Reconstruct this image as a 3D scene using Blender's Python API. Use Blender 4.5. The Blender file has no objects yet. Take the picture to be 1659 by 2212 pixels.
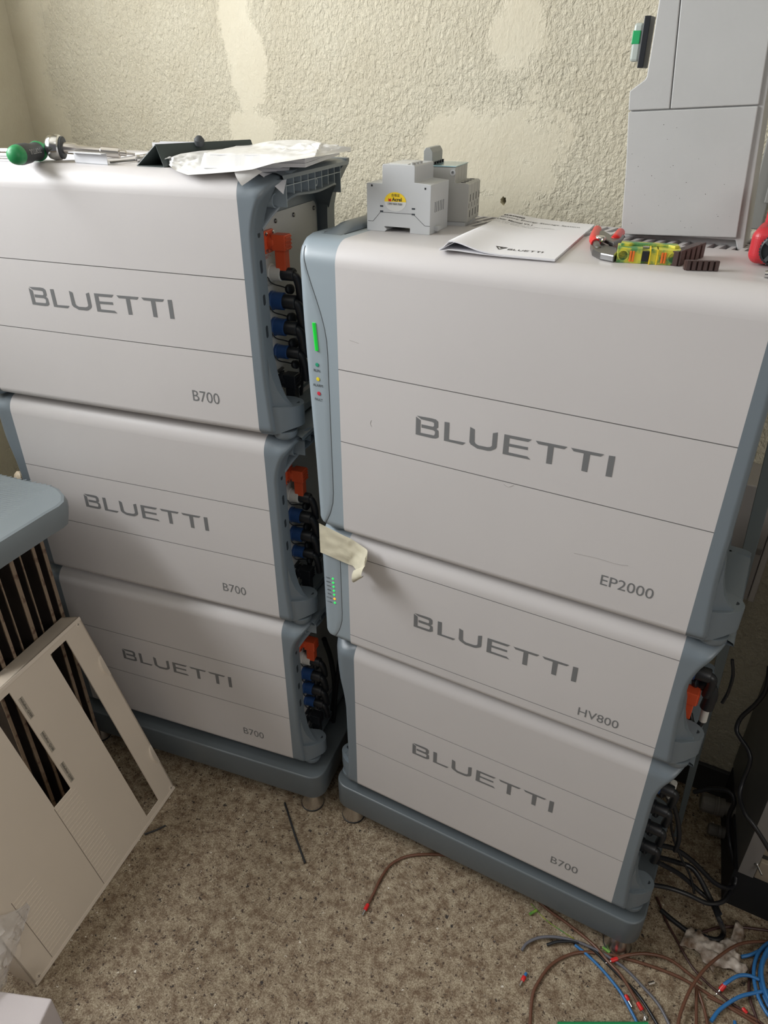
import bpy, bmesh, math, random
from mathutils import Vector, Matrix, noise
random.seed(7)
PI = math.pi
SC = bpy.context.scene
COL = SC.collection

# ------------------------------------------------------------------ camera
F_PX, CAM, PITCH, YAW = 1548.27, Vector((0.5623, -0.8941, 1.4848)), math.radians(59.013), math.radians(28.959)
cd = bpy.data.cameras.new('camera'); cam = bpy.data.objects.new('camera', cd); COL.objects.link(cam)
cam.location = CAM; cam.rotation_euler = (PITCH, 0, YAW)
cd.sensor_fit = 'HORIZONTAL'; cd.sensor_width = 36; cd.lens = F_PX * 36 / 1659; cd.clip_start = 0.02
SC.camera = cam
# ------------------------------------------------------------------ world, light, exposure
W_ = bpy.data.worlds.new('world'); SC.world = W_; W_.use_nodes = True
W_.node_tree.nodes['Background'].inputs[0].default_value = (0.92, 0.90, 0.94, 1)
W_.node_tree.nodes['Background'].inputs[1].default_value = 0.11
def area(name, loc, rot, sx, sy, power, col):
    l = bpy.data.lights.new(name, 'AREA'); l.shape = 'RECTANGLE'; l.size = sx; l.size_y = sy
    l.energy = power; l.color = col
    o = bpy.data.objects.new(name, l); COL.objects.link(o); o.location = loc; o.rotation_euler = rot
    return o
# daylight entering through the window in the left wall
area('window_daylight', (-1.30, -0.84, 2.00), (0, -PI/2, 0), 0.80, 1.36, 60, (0.97, 0.985, 1.0))
# weak fill light added overhead, above and behind the photographer
area('overhead_fill', (0.5, -1.5, 2.75), (math.radians(-18), 0, 0), 1.2, 0.9, 5, (1.0, 0.965, 0.92))
# fill light added from the right, behind the photographer, in an unseen opening
area('added_rear_fill', (2.44, -1.45, 1.72), (0, PI/2, 0), 0.86, 1.16, 15, (1.0, 0.97, 0.95))
SC.view_settings.view_transform = 'Standard'; SC.view_settings.look = 'None'
SC.view_settings.gamma = 1; SC.view_settings.use_curve_mapping = False
SC.view_settings.exposure = 0.20

# ------------------------------------------------------------------ ray helpers: where a line of sight meets a real surface
RM = Matrix.Rotation(YAW, 3, 'Z') @ Matrix.Rotation(PITCH, 3, 'X')
def ray(u, v): return RM @ Vector(((u-829.5)/F_PX, -(v-1106)/F_PX, -1))
def onz(u, v, z): d = ray(u, v); return CAM + d*((z-CAM.z)/d.z)
def ony(u, v, y): d = ray(u, v); return CAM + d*((y-CAM.y)/d.y)
def onx(u, v, x): d = ray(u, v); return CAM + d*((x-CAM.x)/d.x)
def onp(u, v, P, N): d = ray(u, v); return CAM + d*((P-CAM).dot(N)/d.dot(N))

# ------------------------------------------------------------------ materials
MATS = {}
def mat(name, col, rough=0.5, metal=0.0, spec=0.5, bump=0.0, bscale=400, var=0.0, vscale=6, emit=None, estr=0, alpha=1.0, trans=0.0, coat=0.0, var_col=None, vpos=(0.35, 0.7)):
    if name in MATS: return MATS[name]
    m = bpy.data.materials.new(name); m.use_nodes = True; nt = m.node_tree; b = nt.nodes['Principled BSDF']
    b.inputs['Base Color'].default_value = (*col, 1); b.inputs['Roughness'].default_value = rough
    b.inputs['Metallic'].default_value = metal; b.inputs['Specular IOR Level'].default_value = spec
    b.inputs['Alpha'].default_value = alpha; b.inputs['Transmission Weight'].default_value = trans
    b.inputs['Coat Weight'].default_value = coat
    if emit: b.inputs['Emission Color'].default_value = (*emit, 1); b.inputs['Emission Strength'].default_value = estr
    tc = nt.nodes.new('ShaderNodeTexCoord')
    if bump:
        n = nt.nodes.new('ShaderNodeTexNoise'); n.inputs['Scale'].default_value = bscale; n.inputs['Detail'].default_value = 4
        nt.links.new(tc.outputs['Object'], n.inputs['Vector'])
        bp = nt.nodes.new('ShaderNodeBump'); bp.inputs['Strength'].default_value = bump; bp.inputs['Distance'].default_value = 0.001
        nt.links.new(n.outputs['Fac'], bp.inputs['Height']); nt.links.new(bp.outputs['Normal'], b.inputs['Normal'])
    if var:
        n = nt.nodes.new('ShaderNodeTexNoise'); n.inputs['Scale'].default_value = vscale; n.inputs['Detail'].default_value = 6
        nt.links.new(tc.outputs['Object'], n.inputs['Vector'])
        r = nt.nodes.new('ShaderNodeValToRGB'); e = r.color_ramp.elements
        e[0].position, e[1].position = vpos
        c2 = var_col or tuple(c*(1-var) for c in col)
        e[0].color = (*c2, 1); e[1].color = (*col, 1)
        nt.links.new(n.outputs['Fac'], r.inputs[0]); nt.links.new(r.outputs[0], b.inputs['Base Color'])
    MATS[name] = m; return m
panelM = mat('light_grey_powder_coat', (0.575, 0.555, 0.552), 0.44, spec=0.5, bump=0.05, bscale=900, var=0.03, vscale=5)
slateM = mat('slate_grey_plastic', (0.165, 0.198, 0.225), 0.36, bump=0.08, bscale=1500)
slate2M = mat('slate_grey_light_plastic', (0.29, 0.345, 0.385), 0.33, bump=0.08, bscale=1500)
darkM = mat('recess_shade_plastic', (0.03, 0.038, 0.048), 0.6)  # near-black colour stands in for the shade inside holes and recesses
seamM = mat('dark_seam', (0.05, 0.05, 0.055), 0.7)
inkM = mat('printed_grey_ink', (0.165, 0.17, 0.175), 0.5)
blackInk = mat('black_ink', (0.02, 0.02, 0.022), 0.6)
plateM = mat('white_side_plate', (0.50, 0.50, 0.49), 0.4, bump=0.05)
blackM = mat('black_plastic', (0.012, 0.014, 0.018), 0.42)
rubberM = mat('black_rubber_cable', (0.010, 0.011, 0.014), 0.38)
orangeM = mat('orange_plastic', (0.72, 0.10, 0.035), 0.38, bump=0.05)
redPlM = mat('red_plastic', (0.62, 0.02, 0.02), 0.33)
blueM = mat('blue_connector', (0.02, 0.065, 0.20), 0.4)
whiteM = mat('white_sleeve', (0.62, 0.61, 0.57), 0.45)
steelM = mat('brushed_steel', (0.68, 0.65, 0.62), 0.27, metal=1.0, bump=0.03, bscale=60)
chromeM = mat('chrome_steel', (0.72, 0.72, 0.72), 0.16, metal=1.0)
darkSteelM = mat('dark_steel', (0.22, 0.22, 0.22), 0.35, metal=1.0)
paperM = mat('white_paper', (0.80, 0.80, 0.83), 0.6, bump=0.03, bscale=60)
paper2M = mat('grey_page_edges', (0.55, 0.55, 0.57), 0.7, bump=0.3, bscale=900)
tapeM = mat('masking_tape', (0.66, 0.62, 0.48), 0.5, bump=0.4, bscale=160, var=0.12, vscale=40)
creamM = mat('cream_plastic', (0.71, 0.62, 0.515), 0.42, bump=0.08, bscale=1200, var=0.05, vscale=4)
cream2M = mat('pale_cream_rib', (0.76, 0.67, 0.565), 0.4)
meterM = mat('pale_grey_abs', (0.50, 0.515, 0.525), 0.4, bump=0.15, bscale=1500)
breakerM = mat('breaker_grey', (0.37, 0.37, 0.35), 0.45, bump=0.1, bscale=1500)
yellowM = mat('yellow_label', (0.85, 0.60, 0.03), 0.4)
encM = mat('grey_enclosure_paint', (0.47, 0.475, 0.47), 0.42, bump=0.1, bscale=700, var=0.06, vscale=9)
foilBoardM = mat('dark_film_board', (0.045, 0.034, 0.031), 0.5, bump=0.4, bscale=60, var=0.4, vscale=20)
edgeM = mat('raw_wood_edge', (0.29, 0.215, 0.15), 0.7, bump=0.8, bscale=90, var=0.6, vscale=38, var_col=(0.10, 0.045, 0.03), vpos=(0.36, 0.47))
foamM = mat('white_foam', (0.62, 0.57, 0.58), 0.75, bump=0.5, bscale=250)
brownW = mat('brown_insulation', (0.135, 0.058, 0.034), 0.36)
brownD = mat('dark_brown_insulation', (0.06, 0.026, 0.022), 0.4)
blueW = mat('blue_insulation', (0.03, 0.16, 0.40), 0.34)
greyW = mat('grey_insulation', (0.13, 0.13, 0.15), 0.38)
blackW = mat('black_insulation', (0.010, 0.012, 0.016), 0.35)
ragM = mat('stained_rag', (0.62, 0.56, 0.50), 0.9, bump=0.6, bscale=120, var=0.6, vscale=45, var_col=(0.17, 0.11, 0.07))
cabM = mat('grey_cabinet_steel', (0.15, 0.15, 0.145), 0.45, bump=0.1, var=0.25, vscale=6)
yg1 = mat('terminal_yellow', (0.60, 0.56, 0.06), 0.45, var=0.9, vscale=75, var_col=(0.09, 0.26, 0.09), vpos=(0.42, 0.56))
jumpM = mat('brown_jumper_plastic', (0.055, 0.028, 0.024), 0.4)
deviceRed = mat('red_device_shell', (0.50, 0.025, 0.035), 0.4, bump=0.1, bscale=300)
greenM = mat('green_rubber', (0.02, 0.27, 0.09), 0.45)
gripM = mat('charcoal_grip', (0.05, 0.055, 0.06), 0.6)
bagM = mat('milky_plastic_film', (0.78, 0.78, 0.77), 0.32, bump=0.5, bscale=50)
clearM = mat('clear_plastic_film', (0.85, 0.82, 0.80), 0.12, alpha=0.38, bump=0.6, bscale=60)
darkMetM = mat('folded_dark_green_steel', (0.055, 0.07, 0.068), 0.35, bump=0.15, bscale=900)
ledG = mat('green_led', (0.02, 0.55, 0.09), 0.3, emit=(0.05, 0.9, 0.18), estr=0.55)
ledBar = mat('green_light_bar', (0.01, 0.42, 0.03), 0.3, emit=(0.01, 0.55, 0.05), estr=0.45)
ledO = mat('orange_led', (0.9, 0.35, 0.02), 0.3, emit=(1.0, 0.42, 0.03), estr=0.8)
dotG = mat('green_dot', (0.02, 0.30, 0.17), 0.4); dotY = mat('yellow_dot', (0.75, 0.60, 0.03), 0.4); dotR = mat('red_dot', (0.60, 0.03, 0.06), 0.4)

def wall_mat():
    m = bpy.data.materials.new('rough_painted_plaster'); m.use_nodes = True; nt = m.node_tree; L = nt.links.new
    b = nt.nodes['Principled BSDF']; b.inputs['Roughness'].default_value = 0.36; b.inputs['Specular IOR Level'].default_value = 0.5
    tc = nt.nodes.new('ShaderNodeTexCoord')
    def N(t, **k):
        n = nt.nodes.new(t)
        for a, v in k.items(): n.inputs[a].default_value = v
        return n
    def M(op, a, c=None):
        n = nt.nodes.new('ShaderNodeMath'); n.operation = op
        for i, x in enumerate((a, c)):
            if x is None: continue
            if isinstance(x, (int, float)): n.inputs[i].default_value = x
            else: L(x, n.inputs[i])
        return n.outputs[0]
    n1 = N('ShaderNodeTexNoise', Scale=135.0, Detail=6.0, Roughness=0.58, Distortion=0.35)
    mp = nt.nodes.new('ShaderNodeMapping'); mp.inputs['Scale'].default_value = (1.0, 1.0, 0.72); L(tc.outputs['Object'], mp.inputs['Vector']); L(mp.outputs[0], n1.inputs['Vector'])
    n2 = N('ShaderNodeTexNoise', Scale=210.0, Detail=4.0, Roughness=0.6, Distortion=0.2); L(tc.outputs['Object'], n2.inputs['Vector'])
    mk = N('ShaderNodeTexNoise', Scale=7.5, Detail=7.0, Roughness=0.68, Distortion=0.4); L(tc.outputs['Object'], mk.inputs['Vector'])
    # trowelled smooth patches
    tot = None
    for cx, cz, rx, rz in PATCHES:
        s = nt.nodes.new('ShaderNodeSeparateXYZ'); L(tc.outputs['Object'], s.inputs[0])
        dx = M('DIVIDE', M('SUBTRACT', s.outputs[0], cx), rx); dz = M('DIVIDE', M('SUBTRACT', s.outputs[2], cz), rz)
        d = M('ADD', M('MULTIPLY', dx, dx), M('MULTIPLY', dz, dz))
        d = M('ADD', d, M('MULTIPLY', M('SUBTRACT', mk.outputs['Fac'], 0.5), 6.5))
        tot = d if tot is None else M('MINIMUM', tot, d)
    r = nt.nodes.new('ShaderNodeValToRGB'); r.color_ramp.elements[0].position = 0.34; r.color_ramp.elements[1].position = 0.60
    L(M('MULTIPLY', tot, 0.5), r.inputs[0])
    mask = M('ADD', M('MULTIPLY', r.outputs[0], 0.84), 0.16)
    h = M('ADD', M('MULTIPLY', n1.outputs['Fac'], 0.8), M('MULTIPLY', n2.outputs['Fac'], 0.22))
    h = M('MULTIPLY', M('SUBTRACT', h, 0.51), mask)
    bp = N('ShaderNodeBump', Strength=1.0, Distance=0.0085); L(h, bp.inputs['Height']); L(bp.outputs['Normal'], b.inputs['Normal'])
    rr = M('SUBTRACT', 0.60, M('MULTIPLY', r.outputs[0], 0.27)); L(rr, b.inputs['Roughness'])
    c = nt.nodes.new('ShaderNodeValToRGB'); e = c.color_ramp.elements
    e[0].position = 0.3; e[0].color = (0.64, 0.585, 0.445, 1); e[1].position = 0.7; e[1].color = (0.71, 0.665, 0.525, 1)
    L(mk.outputs['Fac'], c.inputs[0]); L(c.outputs[0], b.inputs['Base Color'])
    return m
def floor_mat():
    m = bpy.data.materials.new('worn_speckled_concrete'); m.use_nodes = True; nt = m.node_tree; L = nt.links.new
    b = nt.nodes['Principled BSDF']; b.inputs['Roughness'].default_value = 0.72
    tc = nt.nodes.new('ShaderNodeTexCoord')
    def noi(s, d, r=0.6):
        n = nt.nodes.new('ShaderNodeTexNoise'); n.inputs['Scale'].default_value = s; n.inputs['Detail'].default_value = d; n.inputs['Roughness'].default_value = r
        L(tc.outputs['Object'], n.inputs['Vector']); return n.outputs['Fac']
    def ramp(f, p0, c0, p1, c1):
        r = nt.nodes.new('ShaderNodeValToRGB'); e = r.color_ramp.elements; e[0].position = p0; e[1].position = p1
        e[0].color = (*c0, 1); e[1].color = (*c1, 1); L(f, r.inputs[0]); return r.outputs[0]
    def mix(f, a, c, t='MIX'):
        n = nt.nodes.new('ShaderNodeMix'); n.data_type = 'RGBA'; n.blend_type = t
        if isinstance(f, float): n.inputs[0].default_value = f
        else: L(f, n.inputs[0])
        for i, x in ((6, a), (7, c)):
            if isinstance(x, tuple): n.inputs[i].default_value = (*x, 1)
            else: L(x, n.inputs[i])
        return n.outputs[2]
    k0, k1 = (0,)*3, (1,)*3
    base = ramp(noi(42, 15, 0.84), 0.43, (0.18, 0.122, 0.075), 0.575, (0.45, 0.385, 0.28))
    fine = ramp(noi(330, 5, 0.7), 0.43, (0.58, 0.53, 0.47), 0.56, k1)
    base = mix(1.0, base, fine, 'MULTIPLY')
    def dots(scale, thr, keep, ns):
        v = nt.nodes.new('ShaderNodeTexVoronoi'); v.inputs['Scale'].default_value = scale
        mp = nt.nodes.new('ShaderNodeMixRGB'); mp.inputs[0].default_value = 0.012
        L(tc.outputs['Object'], mp.inputs[1]); nn = nt.nodes.new('ShaderNodeTexNoise'); nn.inputs['Scale'].default_value = ns; L(tc.outputs['Object'], nn.inputs['Vector']); L(nn.outputs['Color'], mp.inputs[2])
        L(mp.outputs[0], v.inputs['Vector'])
        sx = nt.nodes.new('ShaderNodeSeparateColor'); L(v.outputs['Color'], sx.inputs[0])
        m1 = nt.nodes.new('ShaderNodeMath'); m1.operation = 'LESS_THAN'; L(sx.outputs[0], m1.inputs[0]); m1.inputs[1].default_value = keep
        sz = nt.nodes.new('ShaderNodeMath'); sz.operation = 'MULTIPLY'; L(sx.outputs[1], sz.inputs[0]); sz.inputs[1].default_value = thr
        m2 = nt.nodes.new('ShaderNodeMath'); m2.operation = 'LESS_THAN'; L(v.outputs['Distance'], m2.inputs[0]); L(sz.outputs[0], m2.inputs[1])
        m3 = nt.nodes.new('ShaderNodeMath'); m3.operation = 'MULTIPLY'; L(m1.outputs[0], m3.inputs[0]); L(m2.outputs[0], m3.inputs[1]); return m3.outputs[0]
    base = mix(dots(150, 0.42, 0.55, 300), base, (0.055, 0.034, 0.022))
    base = mix(dots(70, 0.24, 0.26, 160), base, (0.035, 0.026, 0.022))
    base = mix(dots(110, 0.22, 0.12, 300), base, (0.72, 0.68, 0.60))
    base = mix(dots(27, 0.08, 0.05, 90), base, (0.030, 0.036, 0.045))
    L(base, b.inputs['Base Color'])
    bp = nt.nodes.new('ShaderNodeBump'); bp.inputs['Strength'].default_value = 0.6; bp.inputs['Distance'].default_value = 0.0012
    L(noi(180, 5), bp.inputs['Height']); L(bp.outputs['Normal'], b.inputs['Normal'])
    return m

# ------------------------------------------------------------------ object helpers
class MB:
    """collects shapes of one part and links them as one mesh object"""
    def __init__(s): s.v, s.f, s.sm = [], [], []
    def add(s, vs, fs, smooth=False):
        o = len(s.v); s.v += [tuple(v) for v in vs]; s.f += [tuple(i+o for i in f) for f in fs]; s.sm += [smooth]*len(fs); return s
    def box(s, a, b, R=None, T=None):
        x0, y0, z0 = a; x1, y1, z1 = b
        vs = [Vector(p) for p in ((x0,y0,z0),(x1,y0,z0),(x1,y1,z0),(x0,y1,z0),(x0,y0,z1),(x1,y0,z1),(x1,y1,z1),(x0,y1,z1))]
        if R is not None: vs = [R @ v for v in vs]
        if T is not None: vs = [v + Vector(T) for v in vs]
        return s.add(vs, [(0,3,2,1),(4,5,6,7),(0,1,5,4),(1,2,6,5),(2,3,7,6),(3,0,4,7)])
    def prism(s, pts, d, o=(0,0,0), X=(1,0,0), Y=(0,1,0)):
        """polygon pts in plane (X,Y) at o, extruded along vector d"""
        o, X, Y, d = Vector(o), Vector(X), Vector(Y), Vector(d)
        n = len(pts); A = [o + X*p[0] + Y*p[1] for p in pts]
        if (X.cross(Y)).dot(d) * sum(pts[i][0]*pts[(i+1)%n][1]-pts[(i+1)%n][0]*pts[i][1] for i in range(n)) < 0: A = A[::-1]
        B = [p + d for p in A]
        return s.add(A+B, [tuple(range(n))[::-1], tuple(range(n, 2*n))] + [(i, (i+1)%n, n+(i+1)%n, n+i) for i in range(n)])
    def lathe(s, prof, o, axis=(0,0,1), n=24):
        """prof: list of (r,h) along axis"""
        o = Vector(o); a = Vector(axis).normalized(); q = a.to_track_quat('Z', 'Y')
        vs = []; fs = []
        for r, h in prof:
            for k in range(n):
                t = 2*PI*k/n; vs.append(o + q @ Vector((r*math.cos(t), r*math.sin(t), h)))
        m = len(prof)
        for i in range(m-1):
            for k in range(n): fs.append((i*n+k, i*n+(k+1)%n, (i+1)*n+(k+1)%n, (i+1)*n+k))
        s.add(vs, fs, True)
        if prof[0][0] > 1e-6: s.add(vs[:n], [tuple(range(n))[::-1]])
        if prof[-1][0] > 1e-6: s.add(vs[-n:], [tuple(range(n))])
        return s
    def cyl(s, p, q, r, n=20, r2=None):
        p, q = Vector(p), Vector(q); h = (q-p).length
        return s.lathe([(r, 0), (r if r2 is None else r2, h)], p, q-p, n)
    def grid(s, P, smooth=True, cu=False, flip=False):
        nu, nv = len(P), len(P[0]); vs = [p for row in P for p in row]; fs = []
        for i in range(nu if cu else nu-1):
            for j in range(nv-1):
                f = (i*nv+j, ((i+1)%nu)*nv+j, ((i+1)%nu)*nv+j+1, i*nv+j+1)
                fs.append(f[::-1] if flip else f)
        return s.add(vs, fs, smooth)
    def tube(s, pts, r, n=10, sub=6):
        pts = [Vector(p) for p in pts]
        if sub > 1 and len(pts) > 2:
            q = [pts[0]*2-pts[1]] + pts + [pts[-1]*2-pts[-2]]; out = []
            for i in range(1, len(q)-2):
                a, b, c, d = q[i-1:i+3]
                for k in range(sub):
                    t = k/sub
                    out.append(0.5*((2*b) + (c-a)*t + (2*a-5*b+4*c-d)*t*t + (3*b-a-3*c+d)*t**3))
            out.append(pts[-1]); pts = out
        rows = []; up = Vector((0.13, 0.21, 1)).normalized()
        for i, p in enumerate(pts):
            t = (pts[min(i+1, len(pts)-1)] - pts[max(i-1, 0)]).normalized()
            a = t.cross(up)
            if a.length < 1e-3: a = t.cross(Vector((1, 0, 0)))
            a.normalize(); b = t.cross(a)
            rows.append([p + a*(r*math.cos(2*PI*k/n)) + b*(r*math.sin(2*PI*k/n)) for k in range(n)])
        m = len(rows); vs = [p for row in rows for p in row]
        fs = [(i*n+k, i*n+(k+1)%n, (i+1)*n+(k+1)%n, (i+1)*n+k) for i in range(m-1) for k in range(n)]
        s.add(vs, fs, True); s.add(rows[0], [tuple(range(n))[::-1]]); s.add(rows[-1], [tuple(range(n))]); return s
    def obj(s, name, m, parent=None, bevel=0.0, seg=2, smooth=False, merge=True):
        me = bpy.data.meshes.new(name); me.from_pydata(s.v, [], s.f); me.update()
        me.polygons.foreach_set('use_smooth', [smooth or x for x in s.sm])
        me.materials.append(m)
        bm = bmesh.new(); bm.from_mesh(me); 
        if merge: bmesh.ops.remove_doubles(bm, verts=bm.verts, dist=1e-6); bmesh.ops.recalc_face_normals(bm, faces=bm.faces)
        if bevel:
            eds = [e for e in bm.edges if len(e.link_faces) == 2 and e.calc_face_angle(0) > 0.5]
            bmesh.ops.bevel(bm, geom=eds, offset=bevel, segments=seg, affect='EDGES', profile=0.5, clamp_overlap=True)
        es = [e for e in bm.edges if len(e.link_faces) == 2 and (e.link_faces[0].smooth != e.link_faces[1].smooth or (e.link_faces[0].smooth and e.calc_face_angle(0) > 0.75))]
        if es: bmesh.ops.split_edges(bm, edges=es)
        bm.to_mesh(me); bm.free()
        o = bpy.data.objects.new(name, me); COL.objects.link(o)
        if parent: o.parent = parent
        return o
def tag(o, label=None, cat=None, group=None, kind=None):
    if label: o['label'] = label
    if cat: o['category'] = cat
    if group: o['group'] = group
    if kind: o['kind'] = kind
    return o
def thing(name, label, cat, loc=(0,0,0), rz=0.0, group=None):
    o = bpy.data.objects.new(name, None); COL.objects.link(o); o.location = loc; o.rotation_euler = (0, 0, rz); o.empty_display_size = 0.05
    return tag(o, label, cat, group)
def text(body, o, X, Y, width=None, height=None, m=None, parent=None, name='lettering', extr=0.00015, align='LEFT', bold=0.0):
    """flat print: origin o, reading direction X, glyph-up direction Y (all in the parent's space)"""
    cu = bpy.data.curves.new(name, 'FONT'); cu.body = body; cu.size = 1; cu.extrude = 0; cu.offset = bold
    cu.align_x = 'LEFT'; cu.resolution_u = 3
    t = bpy.data.objects.new('tmp', cu); COL.objects.link(t)
    dg = bpy.context.evaluated_depsgraph_get(); dg.update()
    me = bpy.data.meshes.new_from_object(t.evaluated_get(dg)); bpy.data.objects.remove(t)
    xs = [v.co.x for v in me.vertices] or [0, 1]; ys = [v.co.y for v in me.vertices] or [0, 1]
    w = max(xs)-min(xs); h = max(ys)-min(ys)
    sx = width/w if width else height/h; sy = height/h if height else sx
    o, X, Y = Vector(o), Vector(X).normalized(), Vector(Y).normalized(); Z = X.cross(Y)
    for v in me.vertices: v.co = o + X*((v.co.x-min(xs))*sx) + Y*((v.co.y-min(ys))*sy) + Z*extr
    me.materials.clear(); me.materials.append(m or blackInk)
    ob = bpy.data.objects.new(name, me); COL.objects.link(ob)
    if parent: ob.parent = parent
    return ob
def smooth01(t): t = max(0.0, min(1.0, t)); return t*t*(3-2*t)
def sub(o, parent): o.parent = parent; return o

# ------------------------------------------------------------------ room shell
WY, WX = 0.50, -1.245          # back wall plane, left wall plane
def struct(o): o['kind'] = 'structure'; return o
hp = [ony(525, 120, WY), ony(1065, 330, WY), ony(1110, 110, WY), ony(545, 285, WY)]
PATCHES = [(hp[0].x, hp[0].z, 0.045, 0.13), (hp[1].x, hp[1].z, 0.13, 0.13), (hp[2].x, hp[2].z, 0.045, 0.07), (hp[3].x, hp[3].z, 0.07, 0.045), (WX, 1.5, 0.13, 2.0)]
WM = wall_mat()
hole = ony(1087, 434, WY)
def ringface(mb, cx, cz, r, x0, x1, z0, z1, y, depth, nn=16):
    """wall face with a ragged round hole in it"""
    pin = []; pout = []
    for k in range(nn):
        t = 2*PI*k/nn; rr = r*(0.8+0.45*random.random()); pin.append(Vector((cx+rr*math.cos(t), y, cz+rr*1.25*math.sin(t))))
        c, s = math.cos(t), math.sin(t); q = max(abs(c), abs(s)); pout.append(Vector((cx+0.03*c/q, y, cz+0.03*s/q)))
    deep = [Vector((cx+(p.x-cx)*0.6, y+depth, cz+(p.z-cz)*0.6)) for p in pin]
    for k in range(nn):
        j = (k+1) % nn
        mb.add([pout[k], pout[j], pin[j], pin[k]], [(0, 1, 2, 3)]); mb.add([pin[k], pin[j], deep[j], deep[k]], [(0, 1, 2, 3)], True)
    mb.add(deep, [tuple(range(nn))])
mb = MB()
x0, x1, z0, z1, g = WX, 2.4, 0.0, 2.8, 0.03
hx, hz = hole.x, hole.z
for a in ((x0, z0, hx-g, z1), (hx+g, z0, x1, z1), (hx-g, z0, hx+g, hz-g), (hx-g, hz+g, hx+g, z1)):
    mb.add([(a[0], WY, a[1]), (a[2], WY, a[1]), (a[2], WY, a[3]), (a[0], WY, a[3])], [(0, 1, 2, 3)])
ringface(mb, hx, hz, 0.0062, x0, x1, z0, z1, WY, 0.03)
mb.box((x0-0.2, WY+0.05, 0), (x1, WY+0.2, z1))
struct(mb.obj('wall_back', WM))
# left wall with its window opening (y -1.3..0.05, z 1.55..2.42)
wy0, wy1, wz0, wz1 = -1.52, -0.16, 1.60, 2.40
mb = MB()
for a in ((-2.6, 0, WY, wz0), (-2.6, wz1, WY, 2.8), (-2.6, wz0, wy0, wz1), (wy1, wz0, WY, wz1)):
    mb.box((WX-0.14, a[0], a[1]), (WX, a[2], a[3]))
struct(mb.obj('wall_left', WM))
mb = MB(); f = 0.045
for a in ((wy0, wz0, wy1, wz0+f), (wy0, wz1-f, wy1, wz1), (wy0, wz0+f, wy0+f, wz1-f), (wy1-f, wz0+f, wy1, wz1-f)):
    mb.box((WX-0.045, a[0], a[1]), (WX-0.005, a[2], a[3]))
mb.box((WX-0.03, wy0-0.02, wz0-0.025), (WX+0.05, wy1+0.02, wz0-0.001))
struct(mb.obj('window_1', mat('white_window_paint', (0.7, 0.7, 0.68), 0.4), bevel=0.002))
mb = MB(); mb.add([(WX-0.2, -2.6, 0), (2.4, -2.6, 0), (2.4, WY+0.1, 0), (WX-0.2, WY+0.1, 0)], [(0, 1, 2, 3)]); mb.box((WX-0.2, -2.6, -0.1), (2.4, WY+0.2, -0.0005))
struct(mb.obj('floor', floor_mat()))
struct(MB().box((WX-0.2, -2.6, 2.8), (2.4, WY+0.2, 2.9)).obj('ceiling', mat('ceiling_paint', (0.55, 0.53, 0.47), 0.8)))
struct(MB().box((2.4, -2.6, 0), (2.5, -2.05, 2.8)).box((2.4, -0.85, 0), (2.5, WY+0.2, 2.8)).box((2.4, -2.05, 2.17), (2.5, -0.85, 2.8)).box((2.4, -2.05, 0), (2.5, -0.85, 1.27)).obj('wall_right', mat('dim_plaster', (0.30, 0.28, 0.23), 0.7)))
struct(MB().box((2.39, -2.10, 1.22), (2.42, -2.05, 2.22)).box((2.39, -0.85, 1.22), (2.42, -0.80, 2.22)).box((2.39, -2.05, 2.17), (2.42, -0.85, 2.22)).box((2.39, -2.05, 1.22), (2.42, -0.85, 1.27)).obj('added_window_frame', MATS['white_window_paint']))  # unseen window frame, added around the rear fill light
struct(MB().box((0.05, WY-0.012, 0.0), (2.4, WY-0.0005, 0.083)).obj('baseboard_back', mat('dark_skirting', (0.035, 0.037, 0.038), 0.6), bevel=0.002))

# ------------------------------------------------------------------ battery modules
LOGO = {  # digitised outlines of the printed word, unit box 0..1 x 0..1 filled below
 'B': [(128,135),(160,160),(158,250),(255,270),(262,262),(264,243),(250,232),(166,213),(167,190),(250,208),(257,201),(256,180),(243,173),(165,154),(133,128),(243,148),(270,156),(286,172),(286,212),(272,223),(288,238),(288,283),(268,292),(243,290),(125,262)],
 'L': [(332,172),(367,178),(362,298),(482,322),(460,338),(327,307)],
 'U': [(516,209),(548,226),(546,315),(553,328),(575,341),(640,354),(660,353),(671,344),(678,254),(713,249),(704,355),(694,367),(660,380),(640,380),(565,364),(520,335),(509,318)],
 'E': [(761,261),(957,300),(930,317),(797,290),(793,328),(929,355),(927,375),(791,348),(787,390),(925,421),(945,444),(747,402)],
 'T': [(985,307),(1212,352),(1189,369),(1114,354),(1098,477),(1058,470),(1073,346),(1003,332)],
 't': [(1238,358),(1475,406),(1450,422),(1374,408),(1352,533),(1311,523),(1329,399),(1256,383)],
 'I': [(1510,414),(1555,421),(1528,570),(1484,562)]}
GL = {}
for k, pts in LOGO.items():
    out = []
    for (u, v) in pts:
        p = ony(860+u/3.318, 860+v/3.318, -0.0164); out.append((p.x, p.z))
    GL[k] = out
lx0 = min(p[0] for g_ in GL.values() for p in g_); lx1 = max(p[0] for g_ in GL.values() for p in g_)
lz0 = min(p[1] for g_ in GL.values() for p in g_); lz1 = max(p[1] for g_ in GL.values() for p in g_)
GL = {k: [((x-lx0)/(lx1-lx0), (z-lz0)/(lz1-lz0)) for x, z in g_] for k, g_ in GL.items()}
LW, LH = lx1-lx0, lz1-lz0
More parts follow.
